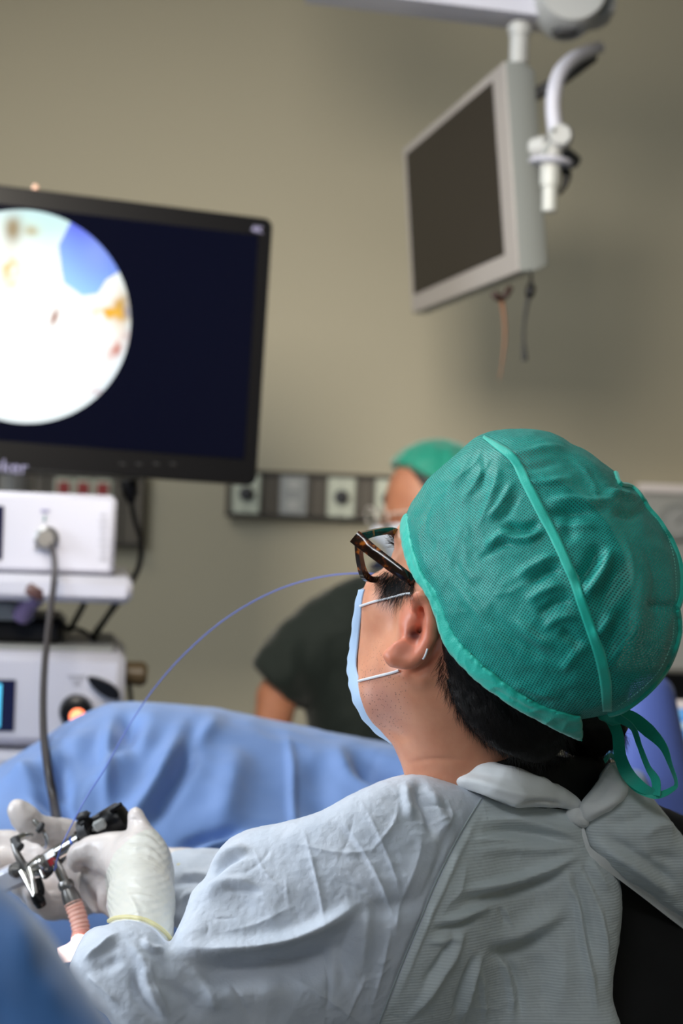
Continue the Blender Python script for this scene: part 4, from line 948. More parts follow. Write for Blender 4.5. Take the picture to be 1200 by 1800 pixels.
def fabric_mesh(name, base, hole, wear, scale):
    """open-weave nonwoven: a grid of pin holes pressed in offset rows"""
    m = bpy.data.materials.new(name); m.use_nodes = True; nt = m.node_tree; N = nt.nodes; K = nt.links; b = N['Principled BSDF']
    uv = N.new('ShaderNodeUVMap'); uv.uv_map = 'weave'; mp = N.new('ShaderNodeMapping'); mp.inputs['Scale'].default_value = (scale,scale*1.0,1); K.new(uv.outputs[0], mp.inputs[0])
    vo = N.new('ShaderNodeTexVoronoi'); vo.voronoi_dimensions = '2D'; vo.inputs['Scale'].default_value = 1.0; vo.inputs['Randomness'].default_value = 0.12; K.new(mp.outputs[0], vo.inputs['Vector'])
    r = N.new('ShaderNodeMapRange'); r.inputs[1].default_value = 0.22; r.inputs[2].default_value = 0.42; r.inputs[3].default_value = 0.0; r.inputs[4].default_value = 1.0; K.new(vo.outputs['Distance'], r.inputs[0])
    n = N.new('ShaderNodeTexNoise'); n.inputs['Scale'].default_value = 60; n.inputs['Detail'].default_value = 4; tc = N.new('ShaderNodeTexCoord'); K.new(tc.outputs['Object'], n.inputs['Vector'])
    x = N.new('ShaderNodeMix'); x.data_type = 'RGBA'; K.new(n.outputs['Fac'], x.inputs[0]); x.inputs[6].default_value = lin(base); x.inputs[7].default_value = lin(wear)
    K.new(x.outputs[2], b.inputs['Base Color']); b.inputs['Roughness'].default_value = 0.45; b.inputs['Sheen Weight'].default_value = 0.08
    ma = N.new('ShaderNodeMapRange'); ma.inputs[3].default_value = hole; ma.inputs[4].default_value = 1.0; K.new(r.outputs[0], ma.inputs[0]); K.new(ma.outputs[0], b.inputs['Alpha'])
    bp = N.new('ShaderNodeBump'); bp.inputs['Strength'].default_value = 0.35; bp.inputs['Distance'].default_value = 0.0006; K.new(r.outputs[0], bp.inputs['Height'])
    K.new(bp.outputs['Normal'], b.inputs['Normal']); return m
capm = fabric_mesh('cap_weave',(0,142,130),0.42,(30,178,164),830)
capo, Vc, Fc = sculpt('surgical_cap', cap_sdf, (0.03,1.20,1.10), (0.36,1.68,1.52), 0.004, capm, root, Rc, 1, noise=[(38,0.0010,'crease'),(90,0.0004,'crease')])
def uv_weave(o, V, ax_u, ax_v):
    me = o.data; uv = me.uv_layers.new(name='weave'); li = np.empty(len(me.loops),np.int32); me.loops.foreach_get('vertex_index', li)
    co = np.empty(len(me.vertices)*3,np.float32); me.vertices.foreach_get('co', co); co = co.reshape(-1,3)
    q = (co-CC)@R1; r = np.linalg.norm(q,axis=1)                       # wrapped round the head like the cloth
    th = np.arctan2(q[:,0],-q[:,1]*-1+1e-6); ph = np.arcsin(np.clip(q[:,2]/r,-1,1))
    d1 = q/r[:,None]; u = np.arctan2(d1[:,0]*1.0, d1[:,1]); v = np.arcsin(np.clip(d1[:,2],-1,1)); R0 = 0.11
    # equal-area like layout about the left side of the head
    a = np.stack([d1[:,0], d1[:,2], d1[:,1]],1); k = np.sqrt(2/np.maximum(1+a[:,2],0.15)); uvw = np.stack([a[:,0]*k*R0, a[:,1]*k*R0],1)
    uv.data.foreach_set('uv', uvw[li].astype(np.float32).ravel())
uv_weave(capo, None, None, None)
capS = Surf((Vc,Fc))
tealband = mat('cap_edging',(0,192,170),0.5,sheen=0.4,bump=[('voronoi',900,0.35,0.0004),('noise',200,0.1,0.0006)])
def strip(name, pts, width, mt, parent, lift=0.0012, surf=None, wv=None, thick=0.0005):
    surf = surf or capS; q = catmull(pts, 10); T = np.gradient(q,axis=0); T /= np.linalg.norm(T,axis=1,keepdims=True); Nn = np.stack([-T[:,1],T[:,0]],1)
    wd = np.full(len(q),width,float) if np.isscalar(width) else np.interp(np.linspace(0,1,len(q)), np.linspace(0,1,len(width)), width)
    cols = []
    for s in (-0.5,-0.25,0,0.25,0.5):
        c = []
        for (x,y),(nx,ny),w_ in zip(q,Nn,wd):
            h = surf.hit(x+nx*w_*s, y+ny*w_*s, lift)
            c.append(h[0] if h is not None else None)
        cols.append(c)
    ok = [i for i in range(len(q)) if all(c[i] is not None for c in cols) and max(c[i][1] for c in cols)-min(c[i][1] for c in cols) < 0.05]
    if len(ok) < 2: return None
    G = np.array([[c[i] for c in cols] for i in ok]); 
    for it in range(2): G[1:-1] = 0.5*G[1:-1]+0.25*(G[2:]+G[:-2])
    V = G.reshape(-1,3); F = [[i*5+k,i*5+k+1,(i+1)*5+k+1,(i+1)*5+k] for i in range(len(ok)-1) for k in range(4)]
    o = link(name, mesh_py(name,V,F), mt, parent); m_ = o.modifiers.new('t','SOLIDIFY'); m_.thickness = thick; m_.offset = 1 if False else 0; return o
strip('seam_strip', [(850,770),(876,787),(903,808),(925,850),(948,895),(972,940),(993,985),(1012,1030),(1027,1075),(1043,1120),(1057,1165),(1064,1205),(1066,1248)], [5,12,16,17,17,17,16,17,18,20,20,16], tealband, capo)
OBD = Outline([(704,905),(703,925),(704,945),(709,970),(716,993),(728,1018),(746,1042),(757,1062),(764,1085),(771,1108),(782,1138),(800,1160),(822,1183),(845,1204),(870,1222),(905,1245),(935,1262),(960,1274),(985,1288),(1004,1296),(1023,1304),(1024,1282),(1021,1258),(985,1250),(950,1238),(915,1220),(880,1196),(845,1164),(815,1132),(797,1105),(783,1070),(768,1040),(748,1010),(733,975),(724,945),(720,910),(713,888)], False)
def band_sdf(p):
    q = (p-HC)@R1
    s = ell(q,(-0.022,0,0.052),(0.117,0.094,0.106)); s = smin(s, ell(q,(-0.075,0.0,0.070),(0.088,0.086,0.090)),0.03)
    s = smin(s, ell(q,(-0.060,0.0,0.000),(0.070,0.075,0.075)),0.03); s = smin(s, ell(q,(0.0,0.0,0.02),(0.088,0.080,0.06)),0.02)
    return smax(smax(s-0.0005, -(s+0.006), 0.001), OBD(p), 0.0025)
Rb = Relief(690,880,1040,1320,1.2); Rb.stroke([(722,930),(735,985),(755,1030),(782,1075),(815,1135),(860,1180),(910,1222)],4,-0.0016); Rb.stroke([(716,930),(728,980),(748,1020),(768,1060)],4,0.0012); Rb.stroke([(790,1110),(840,1165),(900,1210),(960,1245)],5,0.0014); Rb.stroke([(730,940),(742,985),(765,1035),(790,1080)],3,0.0014); Rb.stroke([(850,1200),(900,1230),(960,1262)],4,-0.0008)
bando, Vbd, Fbd = sculpt('band', band_sdf, (0.03,1.24,1.14), (0.24,1.50,1.42), 0.0022, tealband, capo, Rb, 1, noise=[(90,0.0008,'crease')])
# the free end of the band, standing off at the back
def sheet(name, rows, mt, parent, thick=0.0006, n=8):
    """sheet through rows of points (px,py,d)"""
    G = np.array([[P(*c) for c in r_] for r_ in rows]); 
    G = np.array([catmull(list(r_), n) for r_ in G]); G = np.stack([catmull(list(G[:,j]), n) for j in range(G.shape[1])],1)
    a, b = G.shape[:2]; F = [[i*b+j,i*b+j+1,(i+1)*b+j+1,(i+1)*b+j] for i in range(a-1) for j in range(b-1)]
    o = link(name, mesh_py(name, G.reshape(-1,3), F), mt, parent); m_ = o.modifiers.new('t','SOLIDIFY'); m_.thickness = thick; m_.offset = 0; return o
db = capS.hit(960,1245)[0][1]
0 and sheet('band_end', [[(930,1225,db-0.004),(960,1238,db-0.005),(1000,1248,db-0.006),(1021,1257,db-0.005)],[(925,1245,db-0.006),(958,1262,db-0.009),(1000,1275,db-0.010),(1022,1280,db-0.009)],[(915,1255,db-0.004),(955,1280,db-0.006),(995,1297,db-0.008),(1022,1304,db-0.008)]], tealband, capo)
# rolled hem round the back rim
stitch = mat('stitch_thread',(120,205,190),0.6)
hem = [(1138,872),(1140,893),(1160,905),(1176,930),(1189,962),(1196,1000),(1197,1040),(1193,1060),(1189,1070)]
def rimpt(x, y, inset=0, lift=0.0):
    c = np.array([960,1015.]); v = np.array([x,y],float)-c; v /= np.linalg.norm(v)
    for k in range(40):
        h = capS.hit(x-v[0]*(inset+k*0.8), y-v[1]*(inset+k*0.8), lift)
        if h is not None: return h[0]
    return None
def hemtube(pts, name='hem', r=0.0030):
    q = [rimpt(x,y,1.0,0.0) for x,y in catmull(pts,4)]; q = [a for a in q if a is not None]; return tube(name, q[::2], r, tealband, capo, 8)
hemtube(hem); hemtube([(1190,1072),(1192,1085),(1193,1110),(1184,1146),(1164,1186),(1134,1219),(1098,1246),(1072,1256)])
hemtube([(1082,832),(1090,851),(1112,853),(1130,862),(1137,878),(1139,890)],'hem',0.0026)
def stitches(pts, n, parent):
    q = catmull(pts, 30); idx = np.linspace(0,len(q)-1,n*2).astype(int); parts = []
    for a, b in zip(idx[::2], idx[1::2]):
        p0 = rimpt(*q[a],0,0.0009); p1 = rimpt(*q[b],0,0.0009)
        if p0 is None or p1 is None: continue
        parts.append(tube_np(np.array([p0,(p0+p1)/2,p1]), 0.0003, 5))
    if parts: link('stitching', mesh_py('stitching', *merge(parts)), stitch, parent)
stitches([(1150,910),(1170,940),(1182,980),(1186,1020),(1186,1055)], 30, capo); stitches([(1183,1090),(1178,1130),(1158,1175),(1128,1208),(1085,1240)], 34, capo)
# ties at the nape
tiem = mat('cap_tie',(12,186,160),0.5,sheen=0.4,bump=[('voronoi',1100,0.3,0.0004)])
def tie(name, pts, widths, twist, mt=tiem, parent=None):
    q = catmull([P(*c) for c in pts], 10); n = len(q); T = np.gradient(q,axis=0); T /= np.linalg.norm(T,axis=1,keepdims=True)
    wd = np.interp(np.linspace(0,1,n), np.linspace(0,1,len(widths)), widths)*q[:,1]/FPX; tw = np.interp(np.linspace(0,1,n), np.linspace(0,1,len(twist)), twist)
    view = (CAM-q); view /= np.linalg.norm(view,axis=1,keepdims=True); S_ = np.cross(T,view); S_ /= np.linalg.norm(S_,axis=1,keepdims=True); D_ = np.cross(T,S_)
    a = np.radians(tw)[:,None]; X = S_*np.cos(a)+D_*np.sin(a); return ribbon(name, q-X*wd[:,None]/2, q+X*wd[:,None]/2, mt, parent, 0.0004)
dk = 1.395
tie('tie', [(1062,1250,dk),(1072,1262,dk),(1085,1290,dk-.01),(1090,1330,dk-.02),(1104,1362,dk-.03),(1128,1384,dk-.035),(1148,1393,dk-.035)], [18,20,20,22,24,20,14], [0,10,0,20,-10,20,40], parent=capo)
tie('tie', [(1066,1252,dk-.004),(1090,1264,dk-.012),(1112,1280,dk-.02),(1124,1312,dk-.03),(1138,1348,dk-.035),(1152,1372,dk-.038),(1153,1398,dk-.036)], [14,16,14,9,12,16,16], [0,30,50,20,40,10,30], parent=capo)
tie('tie', [(1078,1252,dk+.004),(1110,1262,dk),(1140,1285,dk-.008),(1165,1312,dk-.016),(1178,1345,dk-.022),(1188,1375,dk-.026),(1180,1388,dk-.03),(1152,1398,dk-.034),(1118,1386,dk-.03),(1095,1360,dk-.024),(1086,1338,dk-.018),(1072,1328,dk-.01),(1062,1338,dk-.004)], [20,24,24,16,10,9,10,13,12,11,10,9,9], [0,0,10,30,50,60,30,10,0,20,30,40,40], parent=capo)
def knot(p):
    c = P(1068,1256,dk-.003); return smin(ell(p,c,(0.009,0.006,0.006)),ell(p,c+np.array([0.006,0,-0.004]),(0.006,0.005,0.005)),0.004)
sculpt('tie_knot', knot, P(1068,1256,dk)-0.02, P(1068,1256,dk)+0.02, 0.0015, tiem, capo, noise=[(200,0.0008,'crease')])

# ------------------------------------------------------------------ eyeglasses
tort = bpy.data.materials.new('tortoiseshell'); tort.use_nodes = True; nt = tort.node_tree; b = nt.nodes['Principled BSDF']; n = nt.nodes.new('ShaderNodeTexNoise'); n.inputs['Scale'].default_value = 150; n.inputs['Detail'].default_value = 2
tc = nt.nodes.new('ShaderNodeTexCoord'); nt.links.new(tc.outputs['Object'], n.inputs['Vector']); r_ = nt.nodes.new('ShaderNodeValToRGB'); e = r_.color_ramp.elements; e[0].position = 0.50; e[0].color = lin((30,16,12)); e[1].position = 0.72; e[1].color = lin((190,104,34))
x_ = r_.color_ramp.elements.new(0.60); x_.color = lin((74,34,18)); nt.links.new(n.outputs['Fac'], r_.inputs[0]); nt.links.new(r_.outputs[0], b.inputs['Base Color']); b.inputs['Roughness'].default_value = 0.12; b.inputs['Coat Weight'].default_value = 0.6
HG = P(627,945,1.352)                                     # hinge corner
gl = thing('eyeglasses','tortoiseshell eyeglasses','x',HG); 
for k in ('label','category'): del gl[k]
gl.parent = root; gl.matrix_parent_inverse = root.matrix_world.inverted()
gR = -R1[:,1]; gF = R1[:,0]; gU = R1[:,2]
def G3(px, py, dd): return P(px,py,dd)
# temple: thick at the hinge, running under the cap
tq = [(623,943,1.350),(640,957,1.348),(660,973,1.344),(690,996,1.340),(716,1015,1.338),(732,1027,1.343),(742,1036,1.350)]
q = catmull([P(*c) for c in tq], 8); T = np.gradient(q,axis=0); T /= np.linalg.norm(T,axis=1,keepdims=True); view = CAM-q; view /= np.linalg.norm(view,axis=1,keepdims=True); S_ = np.cross(T,view); S_ /= np.linalg.norm(S_,axis=1,keepdims=True); D_ = np.cross(T,S_)
hw = np.interp(np.linspace(0,1,len(q)),[0,.08,.25,.5,.75,1],[0.0056,0.0056,0.0050,0.0048,0.0042,0.0035]); V = []; F = []; 
sec = [(-1,-.6),(-.75,-1),(.75,-1),(1,-.6),(1,.6),(.75,1),(-.75,1),(-1,.6)]
for i in range(len(q)):
    for a, c in sec: V.append(q[i]+S_[i]*hw[i]*a+D_[i]*0.0021*c)
for i in range(len(q)-1):
    for k in range(8): F.append([i*8+k,i*8+(k+1)%8,(i+1)*8+(k+1)%8,(i+1)*8+k])
F.append(list(range(8))[::-1]); F.append([(len(q)-1)*8+k for k in range(8)])
tmp = link('temple', mesh_py('temple',V,F), tort, gl)
# front: plane through the hinge, spanned by the person's right and a nearly upright line
fo = P(628,940,1.356); e1 = P(700,927,1.402)-fo; e1 /= np.linalg.norm(e1); dn = P(646,1024,1.372)-fo; dn = dn-e1*(dn@e1); hgt = np.linalg.norm(dn); dn /= hgt
def fr_pt(u, v, w_=0.0): return fo+e1*u+dn*v+np.cross(e1,dn)*w_
def rim(u0, mir):
    wl, hl = 0.056, hgt; out = []; inn = []
    prof_o = [(0.0,0.0),(0.012,-0.0015),(0.03,-0.002),(0.048,-0.001),(0.058,0.004),(0.060,0.014),(0.057,0.026),(0.048,hl-0.002),(0.032,hl+0.001),(0.016,hl),(0.006,hl-0.006),(0.001,0.022),(-0.001,0.010)]
    prof_i = [(0.0065,0.0060),(0.014,0.0042),(0.03,0.0035),(0.044,0.0045),(0.052,0.008),(0.054,0.015),(0.0515,0.025),(0.045,hl-0.007),(0.032,hl-0.0035),(0.019,hl-0.0045),(0.011,hl-0.010),(0.0062,0.020),(0.0050,0.011)]
    f = lambda u: u0+u if not mir else u0-u
    O = catmull([np.array([f(a),b]) for a,b in prof_o],5,True); I = catmull([np.array([f(a),b]) for a,b in prof_i],5,True); n = len(O); V = []
    for ring, w_ in ((O,-0.002),(O,0.002),(I,0.002),(I,-0.002)):
        for a, b in ring: V.append(fr_pt(a,b,w_))
    F = [[r0*n+i, r0*n+(i+1)%n, ((r0+1)%4)*n+(i+1)%n, ((r0+1)%4)*n+i] for r0 in range(4) for i in range(n)]
    L = [fr_pt(a,b,-0.0006) for a,b in I]+[fr_pt(a,b,0.0006) for a,b in I]; LF = [list(range(n))[::-1], [n+i for i in range(n)]]+[[i,(i+1)%n,n+(i+1)%n,n+i] for i in range(n)]
    return V, F, L, LF
V1,F1,L1,LF1 = rim(0.0,False); V2,F2,L2,LF2 = rim(0.138,True)
brid = tube_np(np.array([fr_pt(0.057,0.010),fr_pt(0.069,0.006),fr_pt(0.081,0.010)]),0.003,10)
frm = link('frame', mesh_py('frame', *merge([(np.array(V1),F1),(np.array(V2),F2),brid])), tort, gl)
lensm = bpy.data.materials.new('spectacle_lens'); lensm.use_nodes = True; nt = lensm.node_tree; b = nt.nodes['Principled BSDF']; b.inputs['Base Color'].default_value = (0.95,0.98,1,1); b.inputs['Roughness'].default_value = 0.02; b.inputs['Transmission Weight'].default_value = 1.0; b.inputs['IOR'].default_value = 1.06
link('lens', mesh_py('lens', L1, LF1, False), lensm, gl); link('lens', mesh_py('lens', L2, LF2, False), lensm, gl)
lathe('hinge', P(627,953,1.356), P(631,957,1.358), [(0,0.0016),(1,0.0016)], M['steel2'], gl, 8)

# ------------------------------------------------------------------ face mask
OM = Outline([(637,1034),(634,1048),(633,1070),(629,1100),(625,1128),(622,1155),(621,1180),(624,1192),(640,1238),(655,1268),(672,1286),(691,1303),(700,1312),(688,1310),(668,1292),(645,1270),(628,1246),(617,1215),(613,1184),(611,1166),(615,1150),(618,1128),(622,1095),(627,1062),(632,1036)], False)
def mask_sdf(p):
    q = (p-HC)@R1
    s = smin(ell(q,(0.048,0,-0.045),(0.072,0.068,0.088)), cone(q,np.array((0.100,0,0.0)),np.array((0.122,0,-0.026)),0.008,0.016),0.03)
    s = smax(s, -(q[...,0]-0.028),0.004); s = smax(s, q[...,2]-0.004+0.0*q[...,0],0.004)
    return s
# sheet that hugs the near cheek edge: rows across from cheek to the far side
maskm = mat('mask_blue',(176,204,236),0.6,sheen=0.3,sss=0.0,bump=[('noise',700,0.15,0.0004)])
inner = [(638,1036),(634,1052),(632,1078),(629,1105),(626,1135),(623,1160),(624,1184),(632,1212),(641,1238),(652,1262),(668,1283),(689,1305)]
outer = [(632,1037),(626,1062),(621,1095),(617,1128),(614,1150),(611,1170),(613,1192),(616,1215),(625,1242),(641,1268),(662,1289),(690,1308)]
G = []
for (a,b),(c,d_) in zip(catmull(inner,5),catmull(outer,5)):
    h = skS.hit(a+3,b,0.0008); dz = h[0][1] if h is not None else 1.37
    kk = min(max((b-1170)/110,0),1); p0 = P(a+3+12*kk,b-5*kk,min(dz,1.40)-0.001); p1 = P(c,d_,min(dz,1.40)+0.016); row = [p0, p0*0.45+p1*0.55+np.array([-0.0022,-0.002,0]), p1]
    for k in (1,2,3): row.append(p1+np.array([0.006*k**1.2,0.022*k,0.002*k]))
    G.append(row)
G = np.array(G)
for it in range(30): G[1:-1,:,1] = 0.25*(G[2:,:,1]+G[:-2,:,1])+0.5*G[1:-1,:,1]
G[:,2:] += 0.0006*np.sin(np.arange(len(G))*1.1)[:,None,None]*np.array([1,0,0])
G = np.stack([catmull(list(r_),4) for r_ in G]); a_, b_ = G.shape[:2]; F = [[i*b_+j,i*b_+j+1,(i+1)*b_+j+1,(i+1)*b_+j] for i in range(a_-1) for j in range(b_-1)]
mk = link('face_mask', mesh_py('face_mask',G.reshape(-1,3),F), maskm, root); m_ = mk.modifiers.new('t','SOLIDIFY'); m_.thickness = 0.0010; m_.offset = 0
loopm = mat('ear_loop_white',(238,240,244),0.6,sheen=0.3,bump=[('X',2500,0.3,0.0002)])
def on_skin(pts, lift): 
    out = []
    for x,y in catmull(pts,6):
        h = skS.hit(x,y,lift)
        if h is not None: out.append(h[0])
    return out
tube('ear_loop', on_skin([(634,1066),(655,1059),(680,1053),(705,1047),(724,1045)],0.0012), 0.0011, loopm, mk, 8)
tube('ear_loop', on_skin([(632,1198),(650,1193),(672,1187),(692,1182),(702,1179)],0.0012), 0.0011, loopm, mk, 8)
tube('ear_loop', on_skin([(743,1158),(747,1151),(751,1140)],0.0004), 0.0008, loopm, mk, 8)
# ------------------------------------------------------------------ black undershirt
blackcloth = mat('black_cloth',(9,9,10),0.85,bump=[('noise',500,0.2,0.0006)])
OB = Outline([(840,1338),(870,1334),(930,1330),(1000,1335),(1050,1328),(1072,1338),(1062,1350),(1100,1400),(1300,1480),(1500,1650),(1500,2100),(860,2100),(860,1450)], False)
def under(p):
    s = cone(p,H((-0.040,0,-0.070)),P(930,1420,1.46),0.058,0.072); s = smin(s, cone(p,P(900,1480,1.46),P(1300,1560,1.66),0.065,0.07),0.05)
    s = smin(s, ell(p,P(1030,1800,1.57),(0.24,0.145,0.26)),0.06); return smax(s, OB(p), 0.008)
sculpt('undershirt', under, (0.06,1.28,0.76), (0.50,1.86,1.28), 0.006, blackcloth, root, None, 0, noise=[(16,0.004,'crease')])

# ------------------------------------------------------------------ gown
OG = Outline([(738,1364),(722,1364),(705,1368),(680,1374),(640,1391),(615,1403),(590,1418),(565,1432),(540,1440),(505,1449),(470,1456),(440,1462),(412,1474),(396,1488),(384,1503),(374,1522),(365,1548),(350,1560),(338,1572),(337,1590),(330,1605),(320,1628),(310,1650),(300,1668),(292,1664),(270,1636),(240,1624),(214,1622),(186,1632),(160,1636),(148,1648),(136,1676),(124,1702),(140,1722),(165,1754),(188,1780),(206,1804),(230,1850),(260,1960),(1110,1960),(1092,1830),(1085,1800),(1072,1762),(1070,1735),(1078,1690),(1084,1650),(1088,1600),(1087,1565),(1082,1545),(1066,1524),(1045,1508),(1035,1498),(1026,1470),(1022,1440),(1010,1424),(960,1418),(900,1405),(840,1388),(790,1374)], False)
SH = P(650,1515,1.37); EL = P(215,1725,1.31); WR = P(262,1600,1.52)
def gown_sdf(p):
    s = cone(p,P(890,1440,1.45),SH,0.085,0.074); s = smin(s, ell(p,P(880,1720,1.50),(0.20,0.135,0.25)),0.07)
    s = smin(s, cone(p,SH,EL,0.076,0.072),0.05); s = smin(s, cone(p,EL,P(262,1640,1.44),0.066,0.044),0.03)
    s = smin(s, cone(p,P(620,1640,1.38),P(300,1800,1.32),0.10,0.075),0.07)
    s = smin(s, cone(p,P(480,1540,1.42),P(420,1560,1.44),0.05,0.04),0.05)
    s = smin(s, cone(p,P(1000,1500,1.46),P(1010,1800,1.47),0.062,0.085),0.05)
    return smax(s, OG(p), 0.014)
Rg = Relief(100,1330,1130,1900,1.4); S = Rg.stroke
for pts, w, a, kd in (
  # sleeve: long drape edge from the cuff across to the back
  ([(290,1668),(360,1672),(430,1668),(500,1655),(560,1632),(620,1598),(660,1565)],15,.0110,'ridge'),([(300,1666),(365,1669),(430,1665),(500,1652),(560,1628),(620,1594),(650,1575)],6,.0035,'sharp'),
  ([(300,1702),(400,1712),(480,1705),(555,1688),(640,1640)],28,-.0180,'ridge'),
  ([(350,1745),(440,1730),(520,1735)],24,.0060,'ridge'),([(300,1600),(380,1590),(480,1580)],34,-.006,'ridge'),
  ([(362,1556),(385,1530),(410,1512),(444,1502)],6,-.0055,'ridge'),([(366,1532),(392,1508),(420,1498),(446,1494)],7,.0050,'ridge'),([(345,1575),(385,1553),(430,1550),(464,1562)],9,.0036,'ridge'),([(385,1560),(425,1562),(466,1570)],5,-.0030,'ridge'),
  # cuff folds at the elbow end
  ([(146,1694),(180,1666),(214,1640)],5,.0055,'sharp'),([(160,1700),(190,1700),(215,1680)],12,-.0035,'ridge'),([(128,1702),(160,1742),(200,1790)],6,.004,'ridge'),
  ([(160,1696),(192,1672),(218,1660)],9,-.0018,'ridge'),([(150,1706),(185,1738),(215,1770)],4,.003,'sharp'),([(212,1642),(250,1690),(262,1740),(300,1800)],10,.005,'ridge'),([(262,1672),(268,1720),(300,1790)],8,.004,'sharp'),([(235,1700),(245,1750),(290,1800)],9,-.004,'ridge'),
  ([(250,1650),(262,1668),(290,1676)],6,.004,'ridge'),
  ([(320,1690),(360,1730),(380,1790)],12,.004,'ridge'),([(280,1720),(330,1760),(345,1800)],12,-.004,'ridge'),
  # shoulder creases
  ([(532,1450),(550,1520),(565,1590),(568,1650)],4,.0022,'sharp'),([(568,1650),(578,1720),(570,1800)],5,-.0030,'sharp'),([(590,1430),(640,1500),(680,1580),(700,1640)],5,.0022,'sharp'),
  ([(628,1398),(660,1460),(690,1530),(705,1590)],5,.0016,'sharp'),([(575,1440),(620,1480),(660,1540)],10,-.002,'ridge'),
  ([(730,1368),(738,1400),(755,1440),(760,1480)],8,-.0060,'ridge'),([(745,1376),(770,1430),(790,1480)],12,.004,'ridge'),([(712,1372),(715,1410),(725,1450)],9,.0040,'ridge'),
  ([(735,1440),(735,1500),(700,1600),(690,1680)],9,.0024,'sharp'),([(790,1440),(760,1540),(720,1620)],8,-.0024,'ridge'),
  ([(655,1560),(640,1640),(635,1720)],12,.0036,'ridge'),([(620,1600),(605,1680),(600,1760)],10,-.0034,'ridge'),([(690,1610),(670,1700),(645,1790)],7,.0030,'sharp'),
  ([(600,1600),(700,1590),(760,1560)],16,-.004,'ridge'),
  # seam between sleeve and back
  ([(846,1404),(820,1445),(790,1500),(762,1560),(735,1625),(700,1710),(665,1800)],5,-.0030,'ridge'),([(856,1408),(830,1450),(800,1508),(772,1568),(745,1632),(712,1715),(678,1800)],5,.0020,'ridge'),
  # yoke gathers running to the tie
  ([(835,1440),(880,1442),(930,1448),(975,1460),(1022,1476)],9,.0060,'ridge'),([(830,1462),(890,1460),(950,1468),(1010,1484)],8,-.0060,'ridge'),
  ([(812,1500),(870,1494),(940,1492),(1000,1490),(1030,1494)],9,.0042,'ridge'),([(810,1480),(870,1478),(930,1480)],6,.0022,'sharp'),
  ([(790,1570),(840,1560),(890,1548),(950,1528),(1000,1510),(1032,1498)],8,.0080,'ridge'),([(780,1592),(840,1580),(900,1566),(960,1545),(1010,1520)],9,-.0070,'ridge'),
  ([(760,1620),(800,1612),(835,1598),(870,1592)],6,.0055,'ridge'),([(750,1636),(800,1628),(850,1606)],6,-.0050,'ridge'),([(745,1655),(790,1650),(815,1640)],6,.0035,'ridge'),
  ([(850,1658),(900,1640),(950,1615),(1005,1595)],16,.0080,'ridge'),([(845,1680),(890,1670),(930,1652),(970,1640)],14,-.0080,'ridge'),
  ([(868,1592),(876,1600),(885,1625)],4,-.0016,'ridge'),([(880,1590),(890,1612),(895,1630)],3,.0016,'ridge'),
  ([(820,1620),(790,1680),(745,1750),(705,1800)],7,.0056,'ridge'),([(805,1622),(775,1680),(735,1740)],7,-.0040,'ridge'),([(845,1665),(825,1720),(805,1800)],5,.0055,'ridge'),([(836,1668),(815,1720),(790,1800)],6,-.0050,'ridge'),
  ([(838,1690),(845,1740),(850,1800)],5,.0030,'ridge'),([(868,1660),(890,1720),(903,1800)],5,.0042,'ridge'),([(880,1662),(905,1720),(918,1800)],6,-.0034,'ridge'),
  ([(988,1520),(1000,1560),(1012,1582),(1022,1640),(1038,1720),(1052,1800)],6,.0062,'ridge'),([(1000,1520),(1015,1560),(1030,1620),(1045,1700)],7,-.0050,'ridge'),
  ([(1008,1512),(1030,1545),(1048,1590),(1060,1650),(1066,1720)],6,.0058,'ridge'),([(1028,1508),(1050,1540),(1070,1570)],6,.0040,'ridge'),([(1018,1510),(1040,1560),(1056,1620)],6,-.0036,'ridge'),
  ([(985,1620),(990,1700),(985,1790)],16,.004,'ridge'),([(930,1660),(950,1720),(960,1800)],16,-.003,'ridge'),([(820,1510),(800,1570),(770,1600)],9,.003,'sharp')):
    S(pts, w, a, kd)
rr = np.random.default_rng(5)
for k in range(30):      # small storage creases pressed into the cloth
    x0, y0 = 330+rr.random()*720, 1400+rr.random()*400; a0 = rr.choice([1.25,1.75,0.2,2.6])+rr.normal()*0.25; L0 = 40+rr.random()*90
    S([(x0,y0),(x0+math.cos(a0)*L0*.5+rr.normal()*4,y0+math.sin(a0)*L0*.5),(x0+math.cos(a0+.2)*L0,y0+math.sin(a0+.2)*L0)], 3.0, 0.0009*rr.choice([-1,1]), 'sharp')
for pts, w, a in (([(420,1650),(470,1690),(560,1700)],4,.0016),([(440,1480),(470,1540),(520,1580)],3,.0012),([(700,1400),(690,1450),(640,1510)],4,.0016),([(780,1395),(790,1440),(760,1470)],4,.0018),([(730,1400),(760,1420),(800,1425)],4,-.0018),([(470,1700),(560,1745),(640,1800)],5,.002),([(650,1700),(620,1760),(600,1800)],4,.002),([(400,1720),(430,1770),(440,1800)],5,-.002),([(500,1480),(600,1500),(680,1490)],5,.0016),([(380,1640),(450,1625),(520,1590)],6,.0018)):
    S(pts, w, a, 'sharp')
gownm = mat('gown_nonwoven',(216,222,232),0.7,sheen=0.2,var=(34,(196,205,218),0.6),bump=[('noise',260,0.4,0.0010),('noise',1400,0.25,0.0004),('noise',80,0.42,0.0026)])
gowno, Vg, Fg = sculpt('surgical_gown', gown_sdf, (-0.34,1.12,0.80), (0.44,1.78,1.22), 0.0046, gownm, root, Rg, 2, noise=[(14,0.0016,'crease'),(36,0.0007,'crease'),(90,0.0004,'crease'),(220,0.0002,'crease')])
gownb = mat('gown_ribbed_back',(210,219,222),0.7,sheen=0.2,bump=[('Z',130,0.30,0.0006),('noise',1400,0.15,0.0003),('noise',90,0.12,0.0014)])
gowno.data.materials.append(gownb)
